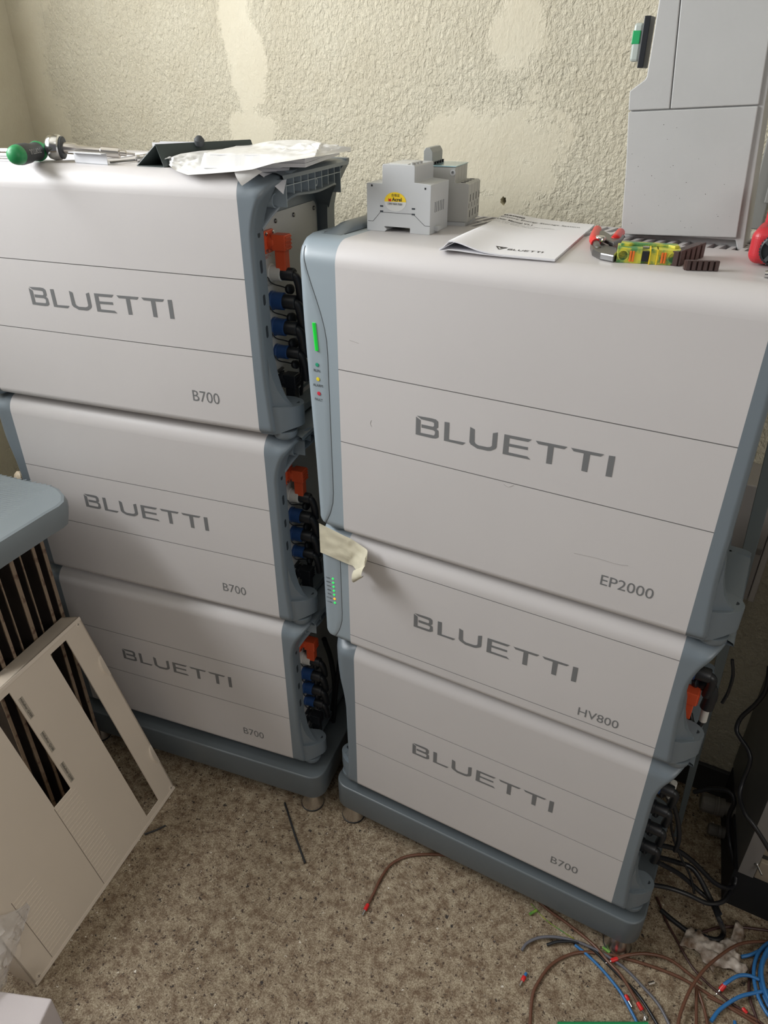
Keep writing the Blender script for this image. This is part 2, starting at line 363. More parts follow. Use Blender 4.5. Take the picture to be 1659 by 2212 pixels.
def logo(parent, o, X, Y, width, height, m, name='brand_lettering'):
    o, X, Y = Vector(o), Vector(X), Vector(Y); N = X.cross(Y)
    mb = MB()
    for k, g_ in GL.items():
        mb.add([o + X*(a*width) + Y*(b*height) + N*0.0003 for a, b in g_], [tuple(range(len(g_)))])
    ob = mb.obj(name, m, parent)
    bm = bmesh.new(); bm.from_mesh(ob.data); bmesh.ops.triangulate(bm, faces=bm.faces, ngon_method='EAR_CLIP'); bm.to_mesh(ob.data); bm.free()
    return ob

PW, PD = 0.56, 0.305     # panel width, module depth
RT, RB = 0.034, 0.013    # top and bottom fillet of the front panel
def fillet_y(z, H, rt=RT, rb=RB):
    if z > H-rt: d = min(1.0, (z-(H-rt))/rt); return rt*0.97*(1-max(0.0, 1-d**2.1)**(1/2.1))
    if z < rb: d = rb-z; return rb-math.sqrt(max(0, rb*rb-d*d))
    return 0.0
def front_panel(parent, H, grooves, depth=PD-0.02):
    z = []
    for k in range(9): z.append(RB-RB*math.cos(PI/2*k/8))
    prof = [(fillet_y(a, H), a) for a in z]
    for g_ in sorted(grooves): prof += [(0, g_-0.0007), (0.0012, g_-0.0003), (0.0012, g_+0.0003), (0, g_+0.0007)]
    for k in range(13):
        a = H-RT+RT*math.sin(PI/2*k/12); prof.append((fillet_y(a, H), a))
    prof += [(depth, H), (depth, 0.0)]
    mb = MB(); n = len(prof)
    A = [(0.0, y, a) for y, a in prof]; B = [(PW, y, a) for y, a in prof]
    mb.add(A+B, [tuple(range(n)), tuple(range(n, 2*n))[::-1]])
    # every flat strip and each rounded strip keeps its own vertices, so that only the curves are smooth-shaded
    def fil(i): z0_, z1_ = prof[i][1], prof[(i+1) % n][1]; return (min(z0_, z1_) >= H-RT-1e-6 and prof[i][0] < depth-0.001 and prof[(i+1) % n][0] < depth-0.001) or (max(z0_, z1_) <= RB+1e-6 and prof[i][0] < depth-0.001 and prof[(i+1) % n][0] < depth-0.001)
    run = []
    for i in range(n):
        j = (i+1) % n
        if fil(i) and i != n-1:
            run.append(i)
            if not (fil(j) and j != n-1):
                idx = run+[run[-1]+1]; m_ = len(idx)
                mb.add([A[k] for k in idx]+[B[k] for k in idx], [(k, m_+k, m_+k+1, k+1) for k in range(m_-1)], True); run = []
        else: mb.add([A[i], B[i], B[j], A[j]], [(0, 1, 2, 3)])
    o = mb.obj('front_panel', panelM, parent, merge=False)
    me = o.data; me.materials.append(mat('panel_joint_shade', (0.20, 0.195, 0.19), 0.7))  # darker grey puts the shade of the grooves into their colour
    for p in me.polygons:
        zz = [me.vertices[i].co.z for i in p.vertices]; ys_ = [me.vertices[i].co.y for i in p.vertices]
        if len(zz) == 4 and max(zz)-min(zz) < 0.0012 and 0.001 < max(ys_) < 0.0013 and RB < min(zz) and max(zz) < H-RT: p.material_index = 1
    return o
WL = [(0.0, 0.029), (0.05, 0.025), (0.10, 0.0235), (0.23, 0.0255), (0.258, 0.028), (0.282, 0.032), (0.305, 0.038), (0.327, 0.045), (0.355, 0.052), (0.377, 0.058), (0.405, 0.061)]
WR_ = [(0.0, 0.028), (0.05, 0.0245), (0.10, 0.021), (0.30, 0.020), (0.325, 0.0205), (0.344, 0.0245), (0.360, 0.030), (0.372, 0.037), (0.385, 0.046), (0.395, 0.054), (0.405, 0.060)]
def wprof(z, H, sx=1):
    t = z if z < 0.16 and z < H*0.5 else z-H+0.405
    if z >= H*0.5 and t < 0.16: t = 0.16
    L_ = WR_ if sx > 0 else WL
    for (a, p), (b, q) in zip(L_, L_[1:]):
        if t <= b: k = (t-a)/(b-a); return p+(q-p)*k
    return L_[-1][1]
def post(mb, sx, X0, H, side='front'):
    """front or rear post of the side frame, flaring out towards the top; s measured outwards from X0"""
    NS, zs = 14, []
    k = 0.0
    while k < H: zs.append(k); k += 0.006 if (k < 0.03 or k > H-0.16) else 0.02
    zs.append(H)
    Fr, Bk = [], []
    for i in range(NS+1):
        t = i/NS; fr, bk = [], []
        for z in zs:
            w = wprof(z, H, sx); s = t*w; top = smooth01((z-(H-(0.075 if sx > 0 else 0.15)))/0.07)
            y = fillet_y(z, H)
            e = s-(w-0.007)
            if e > 0: y += 0.007-math.sqrt(max(0, 0.007**2-min(e, 0.007)**2))
            y += 0.030*top*max(0, (s-0.026)/0.031)**2
            dx, dz = (s-0.030), (z-(H+0.004)); d = math.sqrt(dx*dx+dz*dz*1.0)
            y += 0.016*smooth01(1-d/0.030)
            if side == 'rear': fr.append((X0+sx*s, PD-max(0.0, y)*0.3, z)); bk.append((X0+sx*s, PD-0.034, z))
            else: fr.append((X0+sx*s, y, z)); bk.append((X0+sx*s, max(0.034, y+0.004), z))
        Fr.append(fr); Bk.append(bk)
    mb.grid(Fr); mb.grid(Bk)
    mb.grid([Fr[-1], Bk[-1]], True); mb.grid([Fr[0], Bk[0]], False)
    mb.grid([[r[0] for r in Fr], [r[0] for r in Bk]], False); mb.grid([[r[-1] for r in Fr], [r[-1] for r in Bk]], False)
def open_frame(parent, sx, X0, H, detail=True):
    """ring-shaped side frame with a ribbed carrying handle on top and a lug at the bottom"""
    mb = MB()
    post(mb, sx, X0, H); post(mb, sx, X0, H, 'rear')
    def P(s, y, z): return (X0+sx*s, y, z)
    # upper flange of the handle
    n = 20; ys = [0.03+(PD-0.06)*k/n for k in range(n+1)]
    top = [[P(s, y, H-dz) for s, dz in ((0.0, 0.0), (0.03, 0.0), (0.052, 0.0008), (0.0600, 0.004), (0.0620, 0.009), (0.058, 0.009), (0.0, 0.007), (0.0, 0.0))] for y in ys]
    mb.grid(top)
    def low(y):
        t = (y-0.03)/(PD-0.06); return H-0.036-0.042*max(0, 1-t*5.5)**1.6-0.042*max(0, 1-(1-t)*5.5)**1.6+0.002*math.sin(t*9)
    mb.grid([[P(s, y, low(y)+dz) for s, dz in ((0.0, 0.003), (max(0.019, 0.052-0.034*max(0, 1-(y-0.03)/0.04, 1-(PD-0.03-y)/0.04)), 0.003), (max(0.021, 0.056-0.034*max(0, 1-(y-0.03)/0.04, 1-(PD-0.03-y)/0.04)), 0.001), (max(0.021, 0.056-0.034*max(0, 1-(y-0.03)/0.04, 1-(PD-0.03-y)/0.04)), -0.002), (max(0.019, 0.052-0.034*max(0, 1-(y-0.03)/0.04, 1-(PD-0.03-y)/0.04)), -0.003), (0.0, -0.003), (0.0, 0.003))] for y in ys])
    # web behind the ribs, bottom rail
    mb.grid([[P(0.012, y, low(y)) , P(0.012, y, H-0.004)] for y in ys], False); mb.grid([[P(0.009, y, low(y)), P(0.009, y, H-0.004)] for y in ys], False)
    mb.box(*[tuple(map(f_, *p)) for p, f_ in (((P(0, 0.03, 0.0), P(0.028, PD-0.03, 0.012)), min), ((P(0, 0.03, 0.0), P(0.028, PD-0.03, 0.012)), max))])
    # lug: tongue with rounded tip and gusset sweeping into the post
    for yc, sg in ((0.0, 1),):
        pts = [(0.0, 0.006), (0.022, 0.006), (0.034, 0.010), (0.046, 0.018)]
        for k in range(9): t = -0.9+k*(PI/2+0.9+0.5)/8; pts.append((0.042+0.021*math.cos(t), 0.045+0.021*math.sin(t)))
        pts += [(0.020, 0.060), (0.0, 0.056)]
        pts = [(s, yc+sg*y) for s, y in pts]
        A = []; B = []
        for s, y in pts:
            zb = 0.010*smooth01((s-0.02)/0.04); A.append(P(s, y, zb+0.001)); B.append(P(s, y, 0.052-0.004*smooth01((s-0.02)/0.04)))
        m_ = len(A)
        mb.add(A+B, [tuple(range(m_)), tuple(range(m_, 2*m_))[::-1]]); mb.add(A+B, [(i, (i+1) % m_, m_+(i+1) % m_, m_+i) for i in range(m_)], True)
        gus = [(0.018, 0.145), (0.0235, 0.125), (0.0265, 0.100), (0.032, 0.078), (0.040, 0.060), (0.050, 0.049), (0.050, 0.03), (0.018, 0.03)]
        GA = [P(s, yc+sg*(0.010+0.020*max(0, (s-0.0235)/0.0265)), z) for s, z in gus]; GB = [P(s, yc+sg*0.033, z) for s, z in gus]; m_ = len(gus)
        mb.add(GA+GB, [tuple(range(m_)), tuple(range(m_, 2*m_))[::-1]]); mb.add(GA+GB, [(i, (i+1) % m_, m_+(i+1) % m_, m_+i) for i in range(m_)], True)
    fr = mb.obj('side_frame', slateM, parent)
    # dark plates for the shade in lug slot and post holes; ribs, foot
    for yy in (0.048,):
        sl = MB(); pts = []
        for k in range(16): t = 2*PI*k/16; pts.append((0.046+0.0095*math.cos(t), yy+0.0055*math.sin(t)))
        sl.prism([(X0+sx*a, b) for a, b in pts], (0, 0, 0.0012), (0, 0, 0.0476)); sl.obj('lug_slot_shade', darkM, fr)
    foot = MB().lathe([(0.0, -0.0135), (0.012, -0.0125), (0.018, -0.009), (0.0205, -0.004), (0.021, 0.004)], P(0.033, 0.031, 0.0)).obj('foot_cap', slateM, fr)
    if detail:
        for k, z in enumerate((0.075, 0.125, 0.175, 0.225, 0.275, 0.325)):
            if z > H-0.07: continue
            r_ = MB(); cx = X0+sx*(wprof(z, H, sx)-0.0004); h = 0.0075 if k % 2 else 0.010
            pts = [(0.019+0.004*math.cos(t), z+h*(1 if math.sin(t) > 0 else -1)*0.6+0.004*math.sin(t)) for t in [2*PI*q/12 for q in range(12)]]
            r_.prism(pts, (sx*0.0005, 0, 0), (cx, 0, 0), (0, 1, 0), (0, 0, 1)); r_.obj('frame_hole_shade', darkM, fr)
        for k in range(9):
            y = 0.052+k*0.0255
            r_ = MB(); zl = low(y)
            r_.box(*[(min(P(0.012, 0, 0)[0], P(0.054, 0, 0)[0]), y-0.0009, zl), (max(P(0.012, 0, 0)[0], P(0.054, 0, 0)[0]), y+0.0009, H-0.006)])
            r_.obj('rib', slate2M, fr)
        r_ = MB(); yb = [0.05+0.21*k/20 for k in range(21)]
        r_.grid([[P(0.012, y, H-0.019), P(0.054, y, H-0.019), P(0.054, y, H-0.0203), P(0.012, y, H-0.0203), P(0.012, y, H-0.019)] for y in yb], False); r_.obj('long_rib', slate2M, fr)
        MB().lathe([(0.0085, 0.0), (0.0102, 0.0), (0.0102, 0.020), (0.0085, 0.020), (0.0085, 0.0)], P(0.016, 0.049, H-0.040), (sx, 0, 0), 24).obj('boss', slate2M, fr)
        MB().lathe([(0.004, 0.0), (0.0065, 0.0), (0.0065, 0.034), (0.004, 0.034), (0.004, 0.0)], P(0.016, 0.165, H-0.026), (sx, 0, 0), 20).obj('boss', slate2M, fr)
    return fr
def closed_cover(parent, H, wide, leds):
    """smooth closed cover on the left side with its indicator strip"""
    NS = 16; zs = []; k = 0.0
    while k < H: zs.append(k); k += 0.004 if (k < 0.035 or k > H-0.05) else 0.02
    zs.append(H)
    def wz(z): return wide-(0.012 if leds == 'E' else 0.001)*smooth01((H*0.9-z)/(H*0.9)) - 0.006*max(0, (0.02-z)/0.02)
    def fy(s, z, w):
        y = fillet_y(z, H, 0.034, 0.018); e = s-(w-0.016)
        if e > 0: y += 0.016-math.sqrt(max(0, 0.016**2-min(e, 0.016)**2))
        return y
    mb = MB(); Fr, Bk = [], []
    for i in range(NS+1):
        t = 1-(1-i/NS)**1.6; Fr.append([(-t*wz(z), fy(t*wz(z), z, wz(z)), z) for z in zs]); Bk.append([(-t*wz(z), PD-0.01, z) for z in zs])
    mb.grid(Fr); mb.grid(Bk); mb.grid([Fr[-1], Bk[-1]], True); mb.grid([Fr[0], Bk[0]], False)
    mb.grid([[r[0] for r in Fr], [r[0] for r in Bk]], True); mb.grid([[r[-1] for r in Fr], [r[-1] for r in Bk]], True)
    fr = mb.obj('side_cover', slate2M, parent)
    MB().lathe([(0.0, -0.014), (0.012, -0.013), (0.018, -0.009), (0.0205, -0.004), (0.021, 0.004)], (-0.030, 0.034, 0.002)).obj('foot_cap', slate2M, fr)
    # raised outer shell with the S-shaped seam
    def s0(z):
        t = z/H
        if leds == 'E': a = 0.0185+0.036*smooth01((t-0.66)/0.33)**1.2
        else: a = 0.0165
        return a+0.026*max(0, 1-t/(0.16 if leds == 'E' else 0.28))**2
    mb = MB(); Fr = []; zz = [z for z in zs if 0.010 <= z <= (H-0.008 if leds == 'E' else H-0.05)]
    for i in range(13):
        row = []
        for z in zz:
            w = wz(z); a = s0(z); s = a+(w+0.0009-a)*(1-(1-i/12)**1.6)
            row.append((-s, fy(min(s, w), z, w)-(0.0012 if i else 0.0), z))
        Fr.append(row)
    Fr.append([(p[0], PD*0.6, p[2]) for p in Fr[-1]]); mb.grid(Fr)
    sh = mb.obj('indicator_cover', slate2M, parent)
    seam = MB().tube([(-s0(z)+0.0002, fy(s0(z), z, wz(z))-0.0002, z) for z in zz], 0.00035, 6, 1).obj('seam', seamM, parent)
    return fr, sh
def connectors(parent, sx, X0, H, kind):
    def P(s, y, z): return (X0+sx*s, y, z)
    def box(mb, s0, s1, y0, y1, z0, z1):
        a, b = P(s0, y0, z0), P(s1, y1, z1); return mb.box(tuple(map(min, a, b)), tuple(map(max, a, b)))
    ax = (sx, 0, 0)
    pts = []; y0, y1, z0, z1, r = 0.052, 0.262, 0.03, H-0.066, 0.014
    for cy, cz, t0 in ((y1-r, z1-r, 0), (y0+r, z1-r, 90), (y0+r, z0+r, 180), (y1-r, z0+r, 270)):
        for k in range(5): t = math.radians(t0+22.5*k); pts.append((cy+r*math.cos(t), cz+r*math.sin(t)))
    pl = MB().prism(pts, (sx*0.0025, 0, 0), P(0.001, 0, 0), (0, 1, 0), (0, 0, 1)).obj('side_plate', plateM, parent)
    for y, z in ((0.062, H-0.078), (0.105, H-0.078), (0.17, H-0.078), (0.25, H-0.078), (0.062, 0.045), (0.25, 0.045), (0.062, 0.2)):
        MB().lathe([(0.0036, 0.0), (0.0036, 0.0016), (0.0028, 0.0026), (0.0, 0.003)], P(0.0035, y, z), ax, 12).obj('screw', darkSteelM, pl)
    def flange(y, z, m, nm, up):
        b = thingpart = MB(); box(b, 0.0035, 0.009, y-0.015, y+0.015, z-0.017, z+0.017)
        b.cyl(P(0.008, y+0.002, z), P(0.020, y+0.002, z), 0.012)
        box(b, 0.016, 0.040, y-0.009, y+0.013, z-0.012, z+0.012)
        box(b, 0.019, 0.037, y-0.006, y+0.010, *( (z+0.010, z+0.045) if up else (z-0.045, z-0.010)))
        f_ = b.obj(nm, m, parent, bevel=0.0015)
        for dy, dz in ((-0.011, 0.012), (0.011, 0.012), (-0.011, -0.012), (0.011, -0.012)):
            MB().lathe([(0.003, 0.0), (0.003, 0.002), (0.0, 0.003)], P(0.009, y+dy, z+dz), ax, 10).obj('screw', chromeM, f_)
        g_ = MB()
        for k in range(4): box(g_, 0.0405, 0.0415, y-0.008, y+0.012, z-0.009+k*0.0055, z-0.007+k*0.0055)
        g_.obj('grip_ridge', m, f_); return f_
    def plug(y, z, m, r, body='black', down=True):
        f_ = MB().lathe([(r*1.1, 0), (r*1.1, 0.004), (r, 0.005), (r, 0.022), (r*0.86, 0.023)], P(0.0035, y, z), ax, 24).obj('connector', m, parent)
        b = MB(); b.lathe([(r*0.82, 0), (r*0.82, 0.02), (r*0.7, 0.022)], P(0.026, y, z), ax, 20)
        if down: b.tube([P(0.040, y, z), P(0.050, y, z-0.004), P(0.052, y+0.006, z-0.022), P(0.050, y+0.014, z-0.05)], r*0.55, 12)
        else: b.tube([P(0.040, y, z), P(0.050, y+0.002, z+0.006), P(0.050, y+0.012, z+0.028)], r*0.55, 12)
        b.obj('plug', blackM, f_)
        MB().tube([P(0.006, y-r, z-r*0.3), P(0.012, y-r*0.9, z-r*1.1), P(0.020, y+0.004, z-r*1.7), P(0.030, y+0.012, z-r*2.1)], 0.0011, 6).obj('cap_tether', blackM, f_)
        MB().lathe([(r*0.62, 0), (r*0.66, 0.006), (r*0.5, 0.0075), (0, 0.0075)], P(0.028, y+0.014, z-r*2.2), (sx, -0.4, 0.2), 16).obj('dust_cap', blackM, f_)
        return f_
    top = H-0.103
    if kind == 'B':
        flange(0.072, top, orangeM, 'orange_connector', False)
        plug(0.074, top-0.048, whiteM, 0.0125); plug(0.074, top-0.092, blueM, 0.0140); plug(0.074, top-0.135, blueM, 0.0140)
        plug(0.076, top-0.178, blueM, 0.0115)
        flange(0.075, top-0.227, blackM, 'black_connector', False)
        text('BAT +', P(0.0037, 0.062, top-0.026), (0, sx, 0), (0, 0, 1), width=0.02, m=mat('red_print', (0.5, 0.12, 0.08), 0.6), parent=parent)
        text('AC INPUT', P(0.0037, 0.062, top-0.068), (0, sx, 0), (0, 0, 1), width=0.026, m=inkM, parent=parent)
        text('LINK', P(0.0037, 0.062, top-0.151), (0, sx, 0), (0, 0, 1), width=0.014, m=inkM, parent=parent)
        MB().box(tuple(map(min, P(0.0036, 0.115, top-0.120), P(0.0040, 0.16, top-0.095))), tuple(map(max, P(0.0036, 0.115, top-0.120), P(0.0040, 0.16, top-0.095)))).obj('rating_sticker', plateM, parent)
    elif kind == 'H':
        plug(0.075, H-0.110, blueM, 0.014); flange(0.075, H-0.160, orangeM, 'orange_connector', False)
        MB().tube([P(0.028, 0.077, H-0.200), P(0.028, 0.077, H-0.215)], 0.005, 10).obj('white_cable_sleeve', whiteM, parent)
    elif kind == 'R':
        for k in range(4): plug(0.075, H-0.13-k*0.055, blueM if k == 0 else blackM, 0.013)
def module(kind, name, label, cat, loc, rz, H, grooves, model, left, right, conn, group=None, tone=None):
    t = thing(name, label, cat, loc, rz, group)
    p = front_panel(t, H, grooves, 0.200 if kind == 'E' else PD-0.02)
    MB().box((-0.0012, 0.036, 0.022), (PW+0.0012, PD-0.004, H-(0.012 if kind == 'E' else 0.04))).obj('chassis', slateM, t)
    MB().box((-0.002, 0.0335, 0.006), (0.0, 0.05, H-0.02)).obj('gasket', seamM, t)
    if left == 'open': open_frame(t, -1, 0.0, H, False)
    if right == 'open': open_frame(t, 1, PW, H, conn == 'B')
    if conn: connectors(t, 1, PW, H, conn)
    gz = sorted(grooves)
    mid = {'B': 0.1825, 'E': 0.2175, 'H': 0.1035}[kind]
    logo(p, (0.133, 0.0, mid), (1, 0, 0), (0, 0, 1), LW, LH, inkM)
    mx, mz, mw, mh = {'B': (0.4365, 0.0455, 0.0525, 0.0215), 'E': (0.434, 0.0485, 0.0735, 0.0190), 'H': (0.435, 0.0405, 0.065, 0.0185)}[kind]
    text(model, (mx, -0.0001, mz), (1, 0, 0), (0, 0, 1), width=mw, height=mh*0.92, m=inkM, parent=p, name='model_lettering')
    return t
Z0 = 0.14
HB = 0.405
LXX, LYY, LA = -0.1646, -0.0129, math.radians(9.1036)
lor = Vector((LXX-PW*math.cos(LA), LYY-PW*math.sin(LA), 0))
G = 'stacked battery modules'
module('B', 'battery_module', 'top battery module of the left stack, papers and tools lying on it', 'battery', lor+Vector((0.0019, -0.0084, Z0+0.8284)), LA, HB, (0.2582, 0.1374), 'B700', 'open', 'open', 'B', G)
module('B', 'battery_module', 'middle battery module of the left stack, between two others', 'battery', lor+Vector((0, 0, Z0+0.4142)), LA, HB, (0.2582, 0.1374), 'B700', 'open', 'open', 'B', G)
module('B', 'battery_module', 'bottom battery module of the left stack, partly behind the cream slotted cover', 'battery', lor+Vector((0, 0, Z0)), LA, HB, (0.2582, 0.1374), 'B700', 'open', 'open', 'B', G)
module('B', 'battery_module', 'bottom battery module of the right stack, resting on the slate stand', 'battery', (0, 0, Z0), 0, HB, (0.2582, 0.1374), 'B700', 'open', 'open', 'R', G)
hv = module('H', 'high_voltage_box', 'shallow grey unit in the middle of the right stack with charge LEDs', 'battery', (-0.0001, -0.0099, Z0+0.4162), 0, 0.2520, (0.2125, 0.0294), 'HV800', None, 'open', 'H', G)
HE = 1.155-0.6757
ep = module('E', 'hybrid_inverter', 'tall pale grey inverter on top of the right stack with green light bar', 'inverter', (-0.0023, -0.0164, Z0+0.6757), 0, HE, (0.2954, 0.1754), 'EP2000', None, 'open', None)
TOP = Z0+1.155
closed_cover(ep, HE, 0.0655, 'E'); closed_cover(hv, 0.2520, 0.0600, 'H')
# inverter indicators
def eloc(u, v, y=-0.0180): p = ony(u, v, y); return Vector((p.x+0.0023, y+0.0164, p.z-(Z0+0.6757)))
def hloc(u, v, y=-0.0115): p = ony(u, v, y); return Vector((p.x+0.0001, y+0.0099, p.z-(Z0+0.4162)))
a, b = eloc(678, 697), eloc(684.5, 757)
MB().tube([a+Vector((0, -0.0001, 0)), (a+b)/2, b], 0.0028, 10, 1).obj('light_bar', ledBar, ep)
for (u, v, m, w, txt) in ((685, 788, dotG, 12, 'RUN'), (687, 819, dotY, 19, 'ALARM'), (689, 850, dotR, 15, 'FAULT')):
    c = eloc(u, v); MB().lathe([(0.0031, 0), (0.0031, 0.0004), (0.0, 0.0008)], c, (0, -1, 0), 20).obj('status_dot', m, ep)
    c2 = eloc(u-w/2-1, v+14); text(txt, c2, (1, 0, 0), (0, 0, 1), width=w/1000*0.95, height=0.0042, m=blackInk, parent=ep)
for k, (txt, m) in enumerate((('100%', ledG), ('80%', ledG), ('60%', ledG), ('40%', ledG), ('20%', ledG), ('HV ON', ledO), ('LV ON', ledG))):
    u, v = 719+k*0.72, 1250.5+k*8.65; c = hloc(u, v)
    MB().lathe([(0.0024, -0.0006), (0.0022, 0.0003), (0.0, 0.0012)], c, (0, -1, 0), 16).obj('charge_led', m, hv)
    wd = 0.009 if '%' in txt else 0.0115
    text(txt, hloc(u-5.5, v+0.5)+Vector((-wd, 0, 0)), (1, 0, 0), (0, 0, 1), width=wd, height=0.0030, m=blackInk, parent=hv)
# scratches and scuffs
for par, f_, LL in ((ep, eloc, ([(1240,1195),(1290,1206),(1330,1218),(1357,1222)], [(802,908),(800,915),(803,922)], [(1088,1046),(1098,1052),(1110,1048)], [(755,735),(775,742)])), (hv, hloc, ([(832,1186),(850,1194),(882,1203)], [(905,1214),(925,1216),(948,1224)]))):
    for L_ in LL:
        pts = [f_(u, v, -0.01655 if par is ep else -0.0104) for u, v in L_]
        if par is hv:
            for p_ in pts: p_.y = fillet_y(p_.z, 0.252)-0.0001 if p_.z < 0.252 else 0.03
        MB().tube(pts, 0.00022, 5, 4).obj('scratch', mat('scratch_grey', (0.30, 0.28, 0.27), 0.8), par)
# grip bar and ventilation grille on top of the inverter
gt = HE
MB().box((-0.052, 0.055, gt-0.0005), (-0.016, 0.285, gt+0.0006)).obj('grip_recess_shade', darkM, ep)  # thin dark sheet painted as the shaded opening under the bar
bar = MB(); bar.grid([[(-0.034+0.017*math.cos(PI*k/10), y, gt+(0.012*math.sin(PI*k/10))*smooth01((y-0.045)/0.05)) for k in range(11)] for y in [0.045+0.24*j/16 for j in range(17)]]); bar.obj('grip_bar', slateM, ep)
sub(MB().grid([[(-0.034+0.0176*math.cos(PI*k/10), y, gt+0.0127*math.sin(PI*k/10)) for k in range(11)] for y in (0.165, 0.215)]).obj('tape_strip', tapeM), ep)
gr = MB().box((0.0, 0.2005, gt-0.012), (PW, PD, gt-0.006)).obj('grille_tray', darkM, ep)
for a_ in ((0.0, 0.2003, PW, 0.206), (0.0, 0.2545, PW, 0.2585), (0.0, PD-0.004, PW, PD)):
    MB().box((a_[0], a_[1], gt-0.006), (a_[2], a_[3], gt)).obj('grille_rail', panelM, ep)
slat = None
for k in range(35):
    if slat is None:
        slat = MB().prism([(0, 0), (0.0062, 0), (0.0142, 0.0485), (0.0080, 0.0485)], (0, 0, 0.006), (0, 0.206, gt-0.006)).obj('slat', panelM, ep)
        slat2 = MB().prism([(0.0085, 0), (0.0147, 0), (0.0217, 0.0425), (0.0155, 0.0425)], (0, 0, 0.006), (0, 0.2585, gt-0.006)).obj('slat', panelM, ep)
    else:
        for s_ in (slat, slat2):
            c = s_.copy(); COL.objects.link(c); c.location.x = k*0.0155
# ------------------------------------------------------------------ stands
def stand(label, loc, rz):
    t = thing('battery_stand', label, 'stand', loc, rz, 'slate stands under the battery stacks')
    x0, x1, y0, y1, r = -0.065, 0.625, -0.003, 0.315, 0.034
    pts = []
    for cx, cy, t0 in ((x1-r, y0+r, 270), (x1-r, y1-r, 0), (x0+r, y1-r, 90), (x0+r, y0+r, 180)):
        for k in range(9): a = math.radians(t0+90*k/8); pts.append((cx+r*math.cos(a), cy+r*math.sin(a)))
    o = MB().prism(pts, (0, 0, 0.071), (0, 0, 0.047)).obj('stand_body', mat('stand_slate_paint', (0.115, 0.135, 0.148), 0.33, bump=0.05, bscale=900), t, bevel=0.0035, seg=3)
    bm = bmesh.new(); bm.from_mesh(o.data)
    for f in bm.faces: f.smooth = abs(f.normal.z) < 0.99
    bmesh.ops.split_edges(bm, edges=[e for e in bm.edges if len(e.link_faces) == 2 and e.link_faces[0].smooth != e.link_faces[1].smooth]); bm.to_mesh(o.data); bm.free()
    for i, (x, y) in enumerate(((-0.026, 0.022), (0.590, 0.022), (-0.026, 0.285), (0.590, 0.285))):
        fo = MB().lathe([(0.0265, 0.004), (0.0262, 0.011), (0.0150, 0.040), (0.0145, 0.044)], (x, y, 0), n=40).obj('levelling_foot', steelM, t)
        MB().lathe([(0.0270, 0.0), (0.0275, 0.004), (0.0262, 0.0045)], (x, y, 0), n=40).obj('rubber_pad', blackM, fo)
        MB().cyl((x, y, 0.040), (x, y, 0.050), 0.0115, 6).obj('hex_nut', darkSteelM, fo)
    return t
stand('slate grey stand under the left battery stack, on steel cone feet', tuple(lor+Vector((0.010, -0.012, 0))), LA)
stand('slate grey stand under the right battery stack, nearer to the camera', (0, 0, 0), 0)
rl = MB().prism([(0.646, 0.001), (0.656, 0.001), (0.6295, 0.745), (0.6135, 1.20), (0.585, 1.20), (0.609, 0.735), (0.630, 0.30)], (0, 0.006, 0), (0, 0.325, 0), (1, 0, 0), (0, 0, 1)).obj('rear_rail', mat('rail_slate_paint', (0.13, 0.155, 0.16), 0.4), bevel=0.001)
tag(rl, 'slate upright metal rail standing behind the right stack, seen past its right side', 'rail')

# ------------------------------------------------------------------ masking tape across the joint of inverter and HV box
t = thing('masking_tape', 'crinkled piece of masking tape across the joint below the inverter', 'tape', (0, 0, 0))
tp = [(689, 1130), (745, 1158), (757, 1163), (775, 1175), (794, 1188), (792, 1212)]
bt = [(692, 1193), (720, 1205), (750, 1218), (762, 1222), (772, 1234), (780, 1240)]
def ptape(u, v, lift): return ony(u, v, -0.0125-lift)
rows = []
cols = 22
for i in range(cols+1):
    f_ = i/cols*5; k = min(4, int(f_)); q = f_-k
    A = Vector((tp[k][0]*(1-q)+tp[k+1][0]*q, tp[k][1]*(1-q)+tp[k+1][1]*q)); B = Vector((bt[k][0]*(1-q)+bt[k+1][0]*q, bt[k][1]*(1-q)+bt[k+1][1]*q))
    row = []
    for j in range(13):
        m_ = j/12; P = A*(1-m_)+B*m_; lift = 0.003+0.028*smooth01((i/cols-0.55)/0.45)*(0.6+0.4*m_)
        lift += 0.0022*noise.noise(Vector((i*0.35, j*0.4, 2.0)))
        row.append(ptape(P.x, P.y, lift))
    rows.append(row)
MB().grid(rows).obj('tape_band', tapeM, t)
# curled free end
rows = []
for i in range(10):
    a_ = i/9; pa = ony(764+a_*2, 1232, -0.030); pb = ony(789, 1222, -0.046)
    ang = a_*PI*1.15; rr = 0.011
    off = Vector((0, -rr*math.sin(ang)*0.8, -rr*(1-math.cos(ang))))
    rows.append([pa.lerp(pb, k/6)+off+Vector((-0.006*a_*k/6, 0, -0.004*a_)) for k in range(7)])
MB().grid(rows).obj('curled_end', tapeM, t)
# the tape's stuck end folds round the cover's side
rows = []
for i in range(5):
    rows.append([ony(689+j*0.8, 1130+j*12.6/1.0*0.83*6/6, -0.0155)+Vector((-0.0012*i, 0.012*i, 0)) for j in range(7)])

# ------------------------------------------------------------------ things on the right stack's top
# energy meter
z = TOP
A = onz(793, 497, z); B = onz(928, 508, z); ex = (B-A); ex.z = 0; wM = ex.length; ex.normalize(); ey = Vector((-ex.y, ex.x, 0)); rz = math.atan2(ex.y, ex.x)
depthM = 0.073
mt = thing('energy_meter', 'pale grey modular energy meter with a yellow oval sticker, left on the inverter', 'meter', A, rz)
w = wM; h = w*0.64; s = w/154.0
